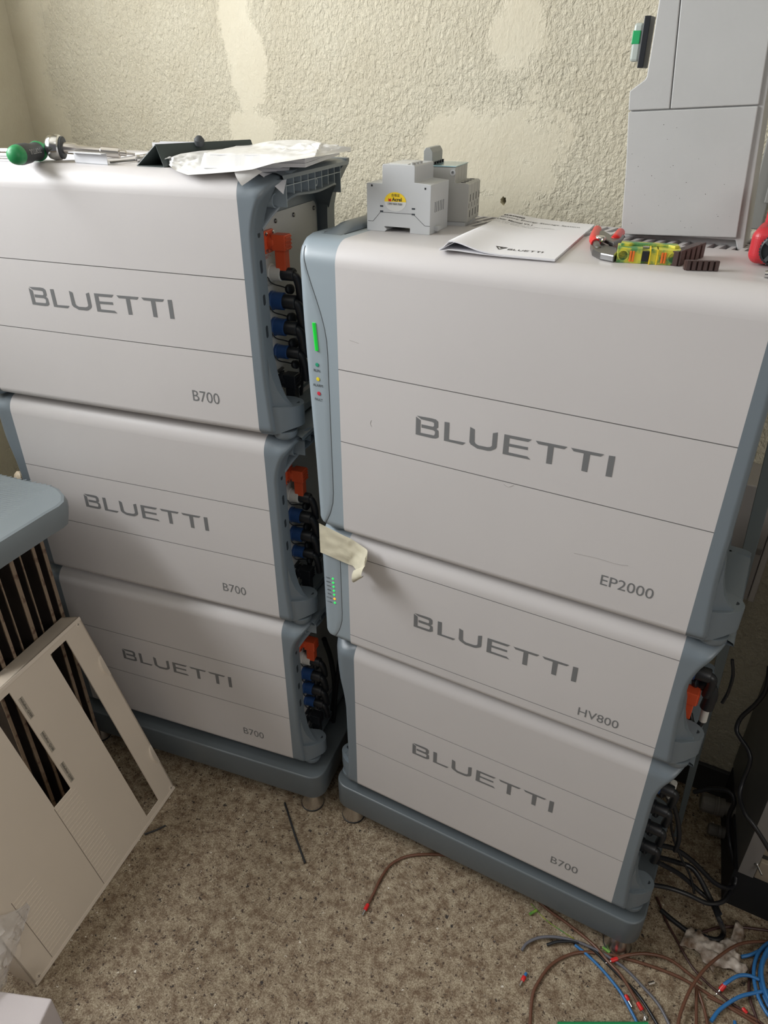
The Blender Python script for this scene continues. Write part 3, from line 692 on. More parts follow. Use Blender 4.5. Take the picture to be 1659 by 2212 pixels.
# profile from the photograph's near face, in units of w
prof = [(0.0, 0.0), (0.29, 0.0), (0.325, 0.035), (0.28, 0.065), (0.29, 0.072), (0.69, 0.072), (0.69, 0.0), (1.0, 0.0), (1.0, 0.66), (0.75, 0.68), (0.75, 0.885), (0.735, 0.90), (0.265, 0.90), (0.25, 0.885), (0.25, 0.65), (0.012, 0.65), (0.0, 0.64)]
sc = w
MB().prism([(a*sc, b*sc) for a, b in prof], (0, depthM, 0), (0, 0, 0), (1, 0, 0), (0, 0, 1)).obj('housing', meterM, mt, bevel=0.0006, seg=2)
ln = [(0.02, 0.135), (0.10, 0.135), (0.22, 0.265), (0.74, 0.265), (0.92, 0.12), (1.0, 0.12)]
MB().tube([(a*sc, -0.0001, b*sc) for a, b in ln], 0.0003, 5, 1).obj('joint_line', seamM, mt)
for a, b in ((0.085, 0.615), (0.915, 0.61)): MB().box((a*sc-0.0012, -0.0002, b*sc-0.0013), (a*sc+0.0012, 0.002, b*sc+0.0013)).obj('square_hole', blackM, mt)
for a, b in ((0.24, 0.345), (0.24, 0.275), (0.74, 0.335), (0.74, 0.26)):
    MB().box((a*sc-0.0025, -0.0002, b*sc-0.0009), (a*sc+0.0025, 0.002, b*sc+0.0013)).obj('latch_slot', darkM, mt)
for k in range(6): MB().box((sc-0.001, 0.018+k*0.0068, 0.028), (sc+0.0002, 0.0195+k*0.0068, 0.042)).obj('vent_slot', darkM, mt)
MB().box((sc-0.002, 0.018, 0.003), (sc+0.006, 0.030, 0.0095)).obj('rail_clip', meterM, mt, bevel=0.0005)
MB().box((0.33*sc, 0.006, 0.90*sc-0.0005), (0.62*sc, depthM-0.02, 0.90*sc+0.0008)).obj('display_window', mat('pale_display', (0.62, 0.63, 0.62), 0.25), mt)
for k in range(3): MB().cyl((0.69*sc, 0.008+k*0.013, 0.90*sc), (0.69*sc, 0.008+k*0.013, 0.90*sc+0.003), 0.0036, 12).obj('push_button', breakerM, mt)
ox, oz, rx, rzz = 0.455*sc, 0.415*sc, 0.17*sc, 0.128*sc
st = MB().add([(ox+rx*math.cos(2*PI*k/48), -0.0002, oz+rzz*math.sin(2*PI*k/48)) for k in range(48)], [tuple(range(48))]).obj('oval_sticker', mat('sticker_white', (0.62, 0.63, 0.62), 0.4), mt)
yp = [(ox+rx*math.cos(PI*k/30+0.02), -0.0003, oz+rzz*math.sin(PI*k/30+0.02)) for k in range(31)]
MB().add(yp, [tuple(range(31))]).obj('yellow_half', yellowM, st)
text('Acrel', (ox-0.05*sc, -0.0005, oz+0.008*sc), (1, 0, 0), (0, 0, 1), width=0.15*sc, m=blackInk, parent=st, bold=0.02)
text('合格证', (ox-0.06*sc, -0.0005, oz+0.068*sc), (1, 0, 0), (0, 0, 1), width=0.13*sc, m=blackInk, parent=st)
text('口碑佳 销量高 质量好', (ox-0.115*sc, -0.0005, oz-0.043*sc), (1, 0, 0), (0, 0, 1), width=0.23*sc, height=0.030*sc, m=blackInk, parent=st)
MB().prism([(-0.105*sc, 0.005*sc), (-0.065*sc, 0.005*sc), (-0.065*sc, 0.045*sc), (-0.085*sc, 0.030*sc), (-0.105*sc, 0.045*sc)], (0, -0.0002, 0), (ox, -0.0004, oz), (1, 0, 0), (0, 0, 1)).obj('red_mark', redPlM, st)
# circuit breaker behind the meter
C0 = onz(962, 488, z); C1 = onz(995, 487, z)
cb = thing('circuit_breaker', 'four-pole grey circuit breaker with busbar comb, right behind the energy meter', 'breaker', C0+Vector((-0.022, 0.002, 0)), rz+math.radians(4))
W4, D4 = 0.054, 0.070
prof = [(0, 0.006), (W4, 0.006), (W4, 0.058), (W4-0.003, 0.060), (W4-0.022, 0.060), (W4-0.022, 0.081), (-0.010, 0.081), (-0.010, 0.060), (-0.02, 0.058), (-0.02, 0.006)]
for k in range(4):
    MB().prism(prof, (0, D4/4-0.0005, 0), (0, k*D4/4, 0), (1, 0, 0), (0, 0, 1)).obj('pole_module', breakerM, cb, bevel=0.0005)
    for (za, zb) in ((0.012, 0.022), (0.034, 0.044)):
        MB().box((W4-0.001, k*D4/4+0.010, za), (W4+0.0002, k*D4/4+0.0135, zb)).obj('terminal_slot', blackM, cb)
    MB().box((W4-0.001, k*D4/4+0.0045, 0.0255), (W4+0.0002, k*D4/4+0.006, 0.032)).obj('terminal_slot', blackM, cb)
    MB().lathe([(0.0038, 0), (0.0038, 0.0004)], (W4-0.011, k*D4/4+0.008, 0.060), n=14).obj('screw_well', seamM, cb)
for a, b in ((0.006, 0.052), (0.006, 0.020), (0.006, 0.036), (W4-0.026, 0.074)):
    MB().lathe([(0.0022, 0), (0.0022, 0.0006), (0.0042, 0.0006), (0.0042, 0)], (a, -0.0001, b), (0, -1, 0), 20).obj('rivet', meterM, cb)
MB().box((-0.008, -0.001, 0.0815), (W4-0.021, D4, 0.0828)).obj('clear_cover', mat('teal_edge_clear', (0.30, 0.45, 0.48), 0.15), cb)
MB().box((0.0, 0.002, 0.0), (W4-0.004, D4-0.002, 0.0055)).obj('rail_foot', meterM, cb)
bb = MB().prism([(-0.018, 0.086), (-0.004, 0.086), (-0.004, 0.100), (-0.008, 0.106), (-0.015, 0.106), (-0.018, 0.102)], (0, 0.052, 0), (0, 0.0, 0), (1, 0, 0), (0, 0, 1)).obj('busbar_comb', mat('comb_grey', (0.28, 0.29, 0.28), 0.45), cb, bevel=0.0008)
for k in range(5): MB().box((-0.009, 0.004+k*0.0125, 0.0812), (-0.003, 0.008+k*0.0125, 0.087)).obj('comb_tooth', blackM, cb)

# user manual
mn = thing('user_manual', 'white stapled booklet lying on the inverter, its near edge curling up', 'booklet', (0, 0, 0))
cor = {'nl': onz(948, 543, z), 'nr': onz(1198, 566, z), 'fr': onz(1284, 490, z), 'fl': onz(1072, 462, z)}
cor['fl'] = cor['nl']+(cor['fr']-cor['nr'])
NL, NR, FR, FL = (cor[k] for k in ('nl', 'nr', 'fr', 'fl'))
def mpt(a, b, lift):   # a: left..right, b: near..far
    p = NL.lerp(NR, a).lerp(FL.lerp(FR, a), b)
    hump = 0.0115*math.exp(-((a-0.10)/0.22)**2)*(0.55+0.45*math.cos(b*2.2)) + 0.0045*smooth01(1-a)*smooth01((b-0.5)*2)
    hump *= smooth01(a/0.10)
    return Vector((p.x, p.y, z+0.0006+lift+hump*(1 if lift > 0.001 else 0.18)))
def sheet(l0, l1):
    mb = MB(); n = 24
    T = [[mpt(i/n, j/8, l1) for j in range(9)] for i in range(n+1)]; Bt = [[mpt(i/n, j/8, l0)-Vector((0, 0, 0.0)) for j in range(9)] for i in range(n+1)]
    if l0 > 0.001 - 1e-9: Bt = [[Vector((p.x, p.y, p.z-(l1-l0))) for p in r] for r in T]
    mb.grid(T); mb.grid(Bt); mb.grid([T[0], Bt[0]]); mb.grid([T[-1], Bt[-1]])
    mb.grid([[r[0] for r in T], [r[0] for r in Bt]]); mb.grid([[r[-1] for r in T], [r[-1] for r in Bt]]); return mb
sheet(0.0, 0.0007).obj('back_pages', paperM, mn); sheet(0.0010, 0.0022).obj('inner_pages', paperM, mn); cov = sheet(0.0023, 0.0028).obj('cover_page', paperM, mn)
def wrap(ob):   # lay flat print on the curved cover: ob verts are (a,b,0)
    for v in ob.data.vertices: p = mpt(v.co.x, v.co.y, 0.0028); v.co = Vector((p.x, p.y, p.z+0.0004))
def mtext(s, a, b, wa, hb, bold=0): o = text(s, (a, b, 0), (1, 0, 0), (0, 1, 0), width=wa, height=hb, m=blackInk, parent=cov, bold=bold); wrap(o)
mtext('B5000', 0.10, 0.905, 0.22, 0.032, 0.03); mtext('Battery Energy Storage System', 0.10, 0.835, 0.80, 0.040)
mtext('User Manual V1.1', 0.10, 0.765, 0.36, 0.030, 0.02); mtext('Please read this manual before use and follow its guidelines', 0.10, 0.725, 0.60, 0.014)
mtext('Keep it for future reference', 0.10, 0.695, 0.42, 0.012)
lg = logo(cov, (0.55, 0.10, 0), (1, 0, 0), (0, 1, 0), 0.30, 0.036, blackInk); wrap(lg)
em = MB()
for pts in (((0.43, 0.145), (0.53, 0.145), (0.485, 0.09)),):
    o_ = [(0.425, 0.150), (0.535, 0.150), (0.482, 0.085)]; i_ = [(0.447, 0.141), (0.513, 0.141), (0.482, 0.100)]
    for k in range(3): j = (k+1) % 3; em.add([(*o_[k], 0), (*o_[j], 0), (*i_[j], 0), (*i_[k], 0)], [(0, 1, 2, 3)])
    em.add([(0.47, 0.139, 0), (0.50, 0.139, 0), (0.482, 0.118, 0)], [(0, 1, 2)])
em = em.obj('triangle_emblem', blackInk, cov); wrap(em)

# pliers
pl = thing('pliers', 'steel water-pump pliers with red handles, beside the booklet', 'pliers', onz(1300, 548, z))
o0 = onz(1300, 548, z)
def L3(u, v, dz=0.0): return onz(u, v, z+dz)-o0
jaw = MB()
for (pts, th, zz) in (([(1274, 540), (1278, 553), (1295, 562), (1325, 568), (1332, 560), (1330, 550), (1310, 545), (1296, 536), (1282, 532)], 0.009, 0.0), ([(1283, 535), (1300, 538), (1322, 548), (1340, 540), (1345, 532), (1338, 524), (1316, 530), (1304, 522), (1290, 520)], 0.006, 0.008)):
    q = [onz(u, v, z)-o0 for u, v in pts]; jaw.prism([(p.x, p.y) for p in q], (0, 0, th), (0, 0, zz))
jaw.obj('jaws', darkSteelM, pl, bevel=0.0018, seg=2)
MB().lathe([(0.007, 0), (0.007, 0.004), (0.0055, 0.006), (0, 0.006)], L3(1293, 541)+Vector((0, 0, 0.012)), n=20).obj('pivot_bolt', chromeM, pl)
for a, b, c in (((1291, 535), (1283, 515), (1290, 497)), ((1322, 525), (1331, 515), (1340, 503))):
    p0, p1, p2 = (L3(*a, 0.008), L3(*b, 0.012), L3(*c, 0.010))
    MB().tube([L3(a[0]+2, a[1]+4, 0.006), p0, p0.lerp(p1, 0.6)], 0.0045, 10).obj('shank', darkSteelM, pl)
    MB().tube([p0.lerp(p1, 0.45), p1, p2], 0.0062, 12).obj('handle_sleeve', redPlM, pl)

# terminal block
A = onz(1330, 567, z); B = onz(1466, 575, z); ex = B-A; ex.z = 0; w = ex.length
tb = thing('terminal_block', 'green and yellow earth terminal block lying between pliers and brown jumpers', 'terminal block', A, math.atan2(ex.y, ex.x))
hh = 0.0175
MB().box((0, 0.0005, 0), (w*0.40, 0.030, hh)).box((w*0.52, 0.0005, 0), (w, 0.030, hh)).box((w*0.38, 0.004, 0), (w*0.54, 0.030, hh-0.003)).obj('terminal_body', yg1, tb, bevel=0.0006)
for a_ in (0.10, 0.89):
    MB().lathe([(0.0065, 0), (0.0068, 0.0008), (0.0052, 0.0008)], (w*a_, 0.0006, hh*0.5), (0, -1, 0), 20).obj('wire_funnel', yg1, tb)
    MB().lathe([(0.0054, 0), (0.0054, 0.0006)], (w*a_, 0.0004, hh*0.5), (0, -1, 0), 20).obj('wire_opening', mat('dark_green_hole', (0.01, 0.035, 0.015), 0.5), tb)
for a_ in (0.20, 0.70): MB().box((w*a_, -0.001, 0.002), (w*(a_+0.035), 0.004, hh-0.003)).box((w*(a_+0.045), -0.001, 0.002), (w*(a_+0.08), 0.004, hh-0.003)).obj('release_lever', mat('orange_lever', (0.72, 0.16, 0.02), 0.4), tb, bevel=0.0006)
MB().box((w*0.40, 0.0, 0.003), (w*0.505, 0.005, hh-0.003)).obj('center_slot', blackM, tb)
MB().box((w*0.515, -0.0015, -0.0), (w*0.53, 0.03, hh+0.001)).box((w*0.63, -0.001, 0.0), (w*0.645, 0.03, hh)).obj('separator_fin', yellowM, tb)
MB().prism([(0.04*w, 0.012), (0.18*w, 0.012), (0.22*w, 0.018), (0.8*w, 0.018), (0.9*w, 0.010), (0.97*w, 0.014), (0.95*w, 0.028), (0.05*w, 0.028)], (0, 0, 0.003), (0, 0, hh)).obj('top_ridge', yg1, tb, bevel=0.0006)
# jumper bars
def jumper(label, A, B, th, n, hgt):
    ex = B-A; ex.z = 0; w = ex.length
    t = thing('jumper_bar', label, 'jumper', A, math.atan2(ex.y, ex.x), 'brown plug-in jumpers')
    MB().box((0, 0.003, 0), (w, th, hgt)).obj('comb_body', jumpM, t, bevel=0.0006)
    for k in range(n): MB().box((w*(k+0.12)/n, 0, 0.0005), (w*(k+0.82)/n, 0.0035, hgt+0.0012)).obj('comb_tooth', jumpM, t, bevel=0.0005)
jumper('dark brown jumper bar with six grooves, nearest the edge', onz(1479, 585, z), onz(1553, 587, z), 0.011, 6, 0.0105)
jumper('dark brown jumper bar lying askew behind the other one', onz(1466, 577, z)+Vector((0, 0.001, 0)), onz(1521, 556, z), 0.013, 5, 0.017)
# red device with a black wheel
A = onz(1607, 574, z)
rd = thing('red_tool', 'red plastic tool with a spoked black wheel and dark display at the right edge', 'tool', A+Vector((0.0, 0.0, 0)), math.radians(-2))
MB().box((0.0, 0.0, 0.002), (0.085, 0.075, 0.043)).obj('body', deviceRed, rd, bevel=0.012, seg=9)
MB().box((0.006, 0.058, 0.034), (0.085, 0.078, 0.076)).obj('display_housing', deviceRed, rd, bevel=0.004, seg=5)
MB().box((0.012, 0.0565, 0.044), (0.085, 0.060, 0.071)).obj('display', mat('dark_display', (0.02, 0.025, 0.03), 0.15), rd, bevel=0.001)
wh = MB().lathe([(0.0175, 0.0), (0.0175, 0.003), (0.0155, 0.004), (0.0155, 0.002), (0.0, 0.002)], (0.030, 0.0005, 0.021), (0, -1, 0), 36).obj('wheel', blackM, rd)
for k in range(4):
    a_ = math.radians(35+k*90); R = Matrix.Rotation(a_, 3, 'Y')
    MB().box((-0.002, -0.0022, 0.0), (0.002, 0.0, 0.0155), R, (0.030, -0.0015, 0.021)).obj('spoke', gripM, wh)
for k in range(32):
    a_ = 2*PI*k/32; MB().box((-0.0005, -0.0032, -0.0006), (0.0005, 0, 0.0006), None, (0.030+0.0178*math.cos(a_), 0, 0.021+0.0178*math.sin(a_))).obj('knurl', gripM, wh)
MB().box((0.012, 0.020, 0.0425), (0.06, 0.050, 0.0436)).obj('sticker', mat('faded_sticker', (0.22, 0.10, 0.08), 0.5), rd)
st_ = thing('screwdriver_tip', 'shiny steel tool tip poking in at the right edge, in front of the red tool', 'tool', onz(1650, 600, z))
MB().tube([(0, 0, 0.004), (0.02, 0.002, 0.005), (0.06, 0.004, 0.006)], 0.004, 10).obj('steel_shaft', chromeM, st_)
MB().tube([(0.002, 0.002, 0.006), (0.02, 0.012, 0.012), (0.05, 0.03, 0.02)], 0.0018, 8).obj('dark_spring', blackM, st_)

# grey enclosure standing behind on the inverter's top
YE = 0.205
def pe(u, v, y=YE): p = ony(u, v, y); return (p.x, p.z)
en = thing('wall_enclosure', 'tall grey plastic enclosure standing at the right on top of the inverter', 'enclosure', (0, YE, 0))
def panel(name, pts, y0, y1, bev=0.0012, m=encM):
    return MB().prism([pe(*p) for p in pts], (0, y1-y0, 0), (0, y0-YE, 0), (1, 0, 0), (0, 0, 1)).obj(name, m, en, bevel=bev)
def ext(p, q, k): return (q[0]+(q[0]-p[0])*k, q[1]+(q[1]-p[1])*k)
panel('lower_panel', [(1341, 506), (1352, 360), (1357, 242), (1638, 229), (1618, 350), (1598, 470), (1591, 514)], YE, YE+0.070)
panel('upper_left_panel', [(1357, 239), (1360, 197), (1393, 172), (1397, 165), (1424, 0), (1450, -160), (1497, -160), (1469, 0), (1446, 235)], YE, YE+0.070)
panel('upper_right_panel', [(1448, 235), (1471, 0), (1500, -160), (1715, -160), (1675, 0), (1639, 226)], YE, YE+0.070)
panel('back_shell', [(1345, 503), (1360, 240), (1400, 165), (1452, -158), (1722, -158), (1652, 225), (1604, 548), (1594, 553), (1588, 520)], YE+0.004, YE+0.085)
# arched lower flange
mb = MB(); pts = [(1348, 510)]
arch = [(1352, 517), (1365, 532), (1385, 538), (1440, 540), (1500, 545), (1565, 549), (1597, 553), (1603, 548), (1600, 515), (1500, 511), (1348, 507)]
MB().prism([pe(u, v, YE+0.02) for u, v in arch], (0, 0.03, 0), (0, 0.02, 0), (1, 0, 0), (0, 0, 1)).obj('bottom_flange', encM, en, bevel=0.001)
p = ony(1396, 92, YE+0.03)
bt_ = MB().box((p.x-0.004, 0.015, p.z-0.028), (p.x+0.004, 0.045, p.z+0.028)).obj('button_base', blackM, en, bevel=0.001)
MB().box((p.x-0.016, 0.019, p.z-0.021), (p.x-0.004, 0.041, p.z+0.021)).obj('clear_lens', mat('milky_lens', (0.45, 0.50, 0.47), 0.15), bt_, bevel=0.003)
MB().box((p.x-0.0165, 0.0185, p.z-0.002), (p.x-0.006, 0.030, p.z+0.013)).obj('green_symbol', mat('green_symbol', (0.02, 0.35, 0.12), 0.4), bt_, bevel=0.001)
# paint specks
mb = MB()
for k in range(42):
    u, v = 1352+225*random.random(), 250+250*random.random()**0.7
    x_, z_ = pe(u, v); r_ = 0.00025+0.0004*random.random()**2; mb.lathe([(r_, 0), (0, 0.0002)], (x_, 0, z_), (0, -1, 0), 6)
tag(mb.obj('dirt_speck', mat('dirt', (0.07, 0.06, 0.05), 0.8), en), kind='stuff')
# trunking on the wall behind
tr = thing('cable_trunking', 'grey vertical cable trunking on the back wall, behind the tall enclosure', 'trunking', (0, WY, 0))
p1 = ony(1613, 480, WY-0.04); p2 = ony(1648, 480, WY-0.04)
MB().box((p1.x, -0.04, p1.z-0.01), (p2.x, -0.001, 2.2)).obj('duct', mat('trunking_grey', (0.235, 0.235, 0.22), 0.5), tr, bevel=0.002)
MB().box((p1.x+0.018, -0.046, p1.z+0.03), (p2.x+0.002, -0.0402, 2.2)).obj('duct_lid', mat('trunking_grey'if 0 else 'trunking_lid', (0.29, 0.29, 0.275), 0.5), tr, bevel=0.0015)

# ------------------------------------------------------------------ things on the left stack's top
z = Z0+0.8284+HB
def sheetpoly(name, pts, m, parent, dz0, th, curl=0.0):
    q = [onz(u, v, z+dz0) for u, v in pts]
    return MB().prism([(p.x, p.y) for p in q], (0, 0, th), (0, 0, z+dz0)).obj(name, m, parent)
pp = thing('paper_sheets', 'loose white sheets under the screwdriver, one corner drooping over the front edge', 'paper', (0, 0, 0))
sheetpoly('sheet', [(-40, 346), (40, 349), (160, 346), (260, 341), (330, 330), (120, 328), (-40, 333)], paperM, pp, 0.0004, 0.0004)
q = [[onz(-60+k*22, 347+0.3*math.sin(k), z+0.0012)+Vector((0, 0, 0)) for k in range(10)]]
rows = []
for j in range(8):
    row = []
    for k in range(13):
        u = -60+k*21; t_ = j/7; b = onz(u, 340, z+0.0016); drop = 0.012*t_*t_*(1 if k < 11 else 0.4)
        bb_ = Vector((b.x+0.06*t_*0.6, b.y-0.075*t_, z+0.0016-drop*smooth01((t_-0.35)*1.6)))
        row.append(bb_)
    rows.append(row)
# screwdriver handle
A = onz(30, 336, z+0.0155); B = onz(79, 327, z+0.0155)
ax = (B-A).normalized(); Lh = (B-A).length
sd = thing('screwdriver', 'screwdriver handle in charcoal and green rubber, lying at the far left', 'screwdriver', A)
MB().lathe([(0.0, -0.004), (0.008, -0.003), (0.0125, 0.002), (0.0142, 0.010), (0.0142, 0.014)], (0, 0, 0), ax, 24).obj('green_end', greenM, sd)
MB().lathe([(0.0140, 0.012), (0.0150, 0.018), (0.0145, Lh*0.55), (0.0120, Lh*0.75), (0.0135, Lh*0.95), (0.0135, Lh)], (0, 0, 0), ax, 24).obj('grip', gripM, sd)
MB().lathe([(0.0138, Lh-0.001), (0.0150, Lh+0.003), (0.0140, Lh+0.010), (0.006, Lh+0.013)], (0, 0, 0), ax, 24).obj('green_collar', greenM, sd)
upv = Vector((0, 0, 1)); side = (CAM-A).normalized(); side = (side-ax*side.dot(ax)).normalized(); up2 = side.cross(ax)
text('TOPTUL', ax*(Lh*0.78)+side*0.0157+up2*0.004, -ax, -up2 if up2.z > 0 else up2, width=Lh*0.5, height=0.007, m=mat('pale_print', (0.36, 0.36, 0.36), 0.6), parent=sd)
# ratchet with extension and bit
H0 = onz(122, 318, z+0.021); T1 = onz(245, 329, z+0.0135)
hd = thing('ratchet_wrench', 'chrome ratchet wrench with an extension bar and hex bit, behind the screwdriver', 'wrench', H0)
ax = (T1-H0); Lx = ax.length; ax.normalize()
MB().lathe([(0.0, -0.017), (0.010, -0.016), (0.0175, -0.010), (0.0195, -0.002), (0.0185, 0.006), (0.016, 0.008)], (0, 0, 0), ax, 28).obj('ratchet_head', chromeM, hd)
MB().lathe([(0.0165, 0.0), (0.0165, 0.011), (0.0140, 0.012)], (0, 0, 0), ax, 24).obj('selector_ring', gripM, hd)
MB().tube([Vector((-0.010, -0.002, -0.004)), Vector((-0.05, -0.01, -0.008)), Vector((-0.16, -0.028, -0.010))], 0.0072, 12).obj('wrench_handle', chromeM, hd)
MB().lathe([(0.0085, 0.010), (0.0085, 0.030), (0.0058, 0.034), (0.0058, Lx-0.02), (0.0085, Lx-0.018), (0.0085, Lx+0.010), (0.0045, Lx+0.011), (0.0045, Lx+0.020), (0.002, Lx+0.021), (0.002, Lx+0.034)], (0, 0, 0), ax, 20).obj('extension_bar', steelM, hd)
# small folded brackets
A = onz(163, 352, z); B = onz(233, 357, z); ex = B-A; w = ex.length
br = thing('steel_bracket', 'small white folded metal bracket lying in front of the wrench', 'bracket', A, math.atan2(ex.y, ex.x))
MB().box((0, 0, 0), (w, 0.020, 0.0012)).box((0, 0, 0), (w, 0.0012, 0.016)).box((0, -0.01, 0.0155), (w, 0.001, 0.0167)).obj('folded_sheet', mat('white_sheet_metal', (0.62, 0.63, 0.65), 0.35), br)
A = onz(305, 338, z); B = onz(402, 340, z); ex = B-A; w = ex.length
br = thing('steel_channel', 'pale metal channel lying behind the dark folded plate', 'bracket', A+Vector((0, 0.03, 0)), math.atan2(ex.y, ex.x))
MB().box((0, 0, 0), (w, 0.030, 0.0012)).box((0, 0, 0), (w, 0.0012, 0.020)).box((0, 0.0288, 0), (w, 0.030, 0.020)).obj('folded_sheet', MATS['white_sheet_metal'], br)
for i, (u, v, a_) in enumerate(((292, 351, 0.3), (308, 350, 0.15), (322, 349, -0.2))):
    A = onz(u, v, z)
    bo = thing('hex_bolt', ('small socket-head bolt, left of three by the dark plate', 'small socket-head bolt, middle of three by the dark plate', 'small socket-head bolt, right of three by the dark plate')[i], 'bolt', A+Vector((0, 0.004, 0.0055)), a_, 'bolts on the left stack')
    MB().lathe([(0.0025, 0.001), (0.0026, 0.0), (0.0052, 0.0), (0.0054, 0.005), (0.0028, 0.0055), (0.0028, 0.022)], (0, 0, 0), (0.75, 0.65, 0.0), 18).obj('shank', chromeM, bo)
    MB().lathe([(0.0, 0.002), (0.0025, 0.0019)], (0, 0, 0), (0.75, 0.65, 0.0), 6).obj('socket', blackM, bo)
MB_rod = MB().tube([onz(233, 356, z)+Vector((0, 0.006, 0.003)), onz(262, 353, z)+Vector((0, 0.006, 0.003)), onz(290, 350, z)+Vector((0, 0.008, 0.003))], 0.0016, 8)
tag(MB_rod.obj('steel_rod', darkSteelM), 'thin steel rod running from the white bracket to the bolts', 'rod')
# dark folded plate (tent shape)
A = onz(296, 359, z); B = onz(354, 362, z)
dp = thing('folded_plate', 'dark green folded metal plate standing like a tent, left of the bag', 'metal plate', A)
ex = (B-A); w = ex.length; dr = Vector((0.35, 0.94, 0)).normalized(); Ld = 0.165
e1 = ex.normalized(); e1p = e1.copy(); w_pl = w
def tri(o_): return [o_, o_+e1*w, o_+e1*(w*0.80)+Vector((0, 0, 0.030))]
def slab(a_, b_, c_, d_, th, m, nm):
    n_ = (b_-a_).cross(d_-a_).normalized()*th; v_ = [a_, b_, c_, d_]; v2_ = [p+n_ for p in v_]
    return MB().add(v_+v2_, [(0, 3, 2, 1), (4, 5, 6, 7), (0, 1, 5, 4), (1, 2, 6, 5), (2, 3, 7, 6), (3, 0, 4, 7)]).obj(nm, m, dp)
o1, o2 = Vector((0, 0, 0.0002)), dr*Ld
a0, a1, a2 = tri(o1); b0, b1, b2 = tri(o2)

slab(a0, a1, b1, b0, 0.0012, darkMetM, 'plate_base'); slab(a0, b0, b2, a2, -0.0012, darkMetM, 'plate_slope'); slab(a1, a2, b2, b1, -0.0012, darkMetM, 'plate_back')
MB().lathe([(0.007, 0), (0.008, 0.008), (0.004, 0.013), (0, 0.014)], a2.lerp(b2, 0.42)+Vector((0.004, 0.0, -0.003)), (0.3, -0.2, 1), 16).obj('rubber_grommet', gripM, dp)

# stack of manuals
e1 = Vector((math.cos(LA+0.16), math.sin(LA+0.16), 0)); e2 = Vector((-e1.y, e1.x, 0)); ang = math.atan2(e1.y, e1.x)
Q = onz(609, 370, z+0.002)
lf = thing('leaflet', 'open grey leaflet at the bottom of the pile, its corner bent down', 'leaflet', (Q.x, Q.y, z+0.0004), ang+0.03, 'pile of manuals')
rows = []
for a_ in range(19):
    s_ = -0.118+a_*0.118/18; row = []
    for c_ in range(19):
        t_ = c_*0.205/18; d_ = max(0, (s_+0.150-t_*1.0)-0.105)
        row.append(Vector((s_, t_, 0.0022-0.55*d_-4.0*d_*d_)))
    rows.append(row)
o_ = MB().grid(rows).obj('bent_sheet', paperM, lf); o_.location.z = 0.002
MB().box((-0.116, 0.006, 0.0), (-0.045, 0.20, 0.0042)).obj('inner_sheets', paper2M, lf)
MB().box((-0.118, 0.012, 0.0044), (-0.006, 0.205, 0.0058)).obj('loose_sheets', paperM, lf)
Q = onz(659, 362, z+0.0066)
specs = [(0.0, 0.0, 0.0052, 'thick white booklet, lowest of the three square ones in the pile'),
         (-0.0015, 0.002, 0.0048, 'white booklet in the middle of the pile on the left stack'),
         (-0.0005, 0.001, 0.0044, 'white booklet on top of the pile, under the milky bag')]
zc = z+0.0066
for i, (dx, dy, th, lab) in enumerate(specs):
    b_ = thing('booklet', lab, 'booklet', Vector((Q.x, Q.y, zc))+Vector((dx, dy, 0)), ang+(0.01, 0.0, 0.015)[i], 'pile of manuals')
    MB().box((-0.140, 0.0, 0.0003), (0.0, 0.212, th-0.0003)).obj('pages', paper2M, b_)
    for q_ in range(3): MB().box((-0.1403, -0.0005, th*q_/3+0.0002), (0.0006, 0.2125, th*q_/3+0.0002+th*0.27)).obj('signature', paperM, b_)
    zc += th+0.0002
# milky plastic bag lying over the pile
bag = thing('plastic_bag', 'crumpled milky plastic bag lying over the pile of booklets', 'bag', (0, 0, 0))
outline_n = [(354, 347), (378, 368), (405, 378), (440, 376), (505, 371), (545, 366), (590, 353), (640, 345), (700, 336), (757, 326)]
outline_f = [(356, 344), (390, 332), (430, 326), (480, 322), (530, 315), (580, 305), (620, 302), (665, 302), (710, 312), (758, 321)]
dpB = dp.location+e1p*(w_pl+0.007); dpN = Vector((-dr.y, dr.x, 0))
PLp = Vector((LXX, LYY, 0)); PLn = Vector((-math.sin(LA), math.cos(LA), 0))
rows = []; nU, nV = 80, 30
def samp(L_, t_):
    f_ = t_*(len(L_)-1); k = min(len(L_)-2, int(f_)); q_ = f_-k; return (L_[k][0]*(1-q_)+L_[k+1][0]*q_, L_[k][1]*(1-q_)+L_[k+1][1]*q_)
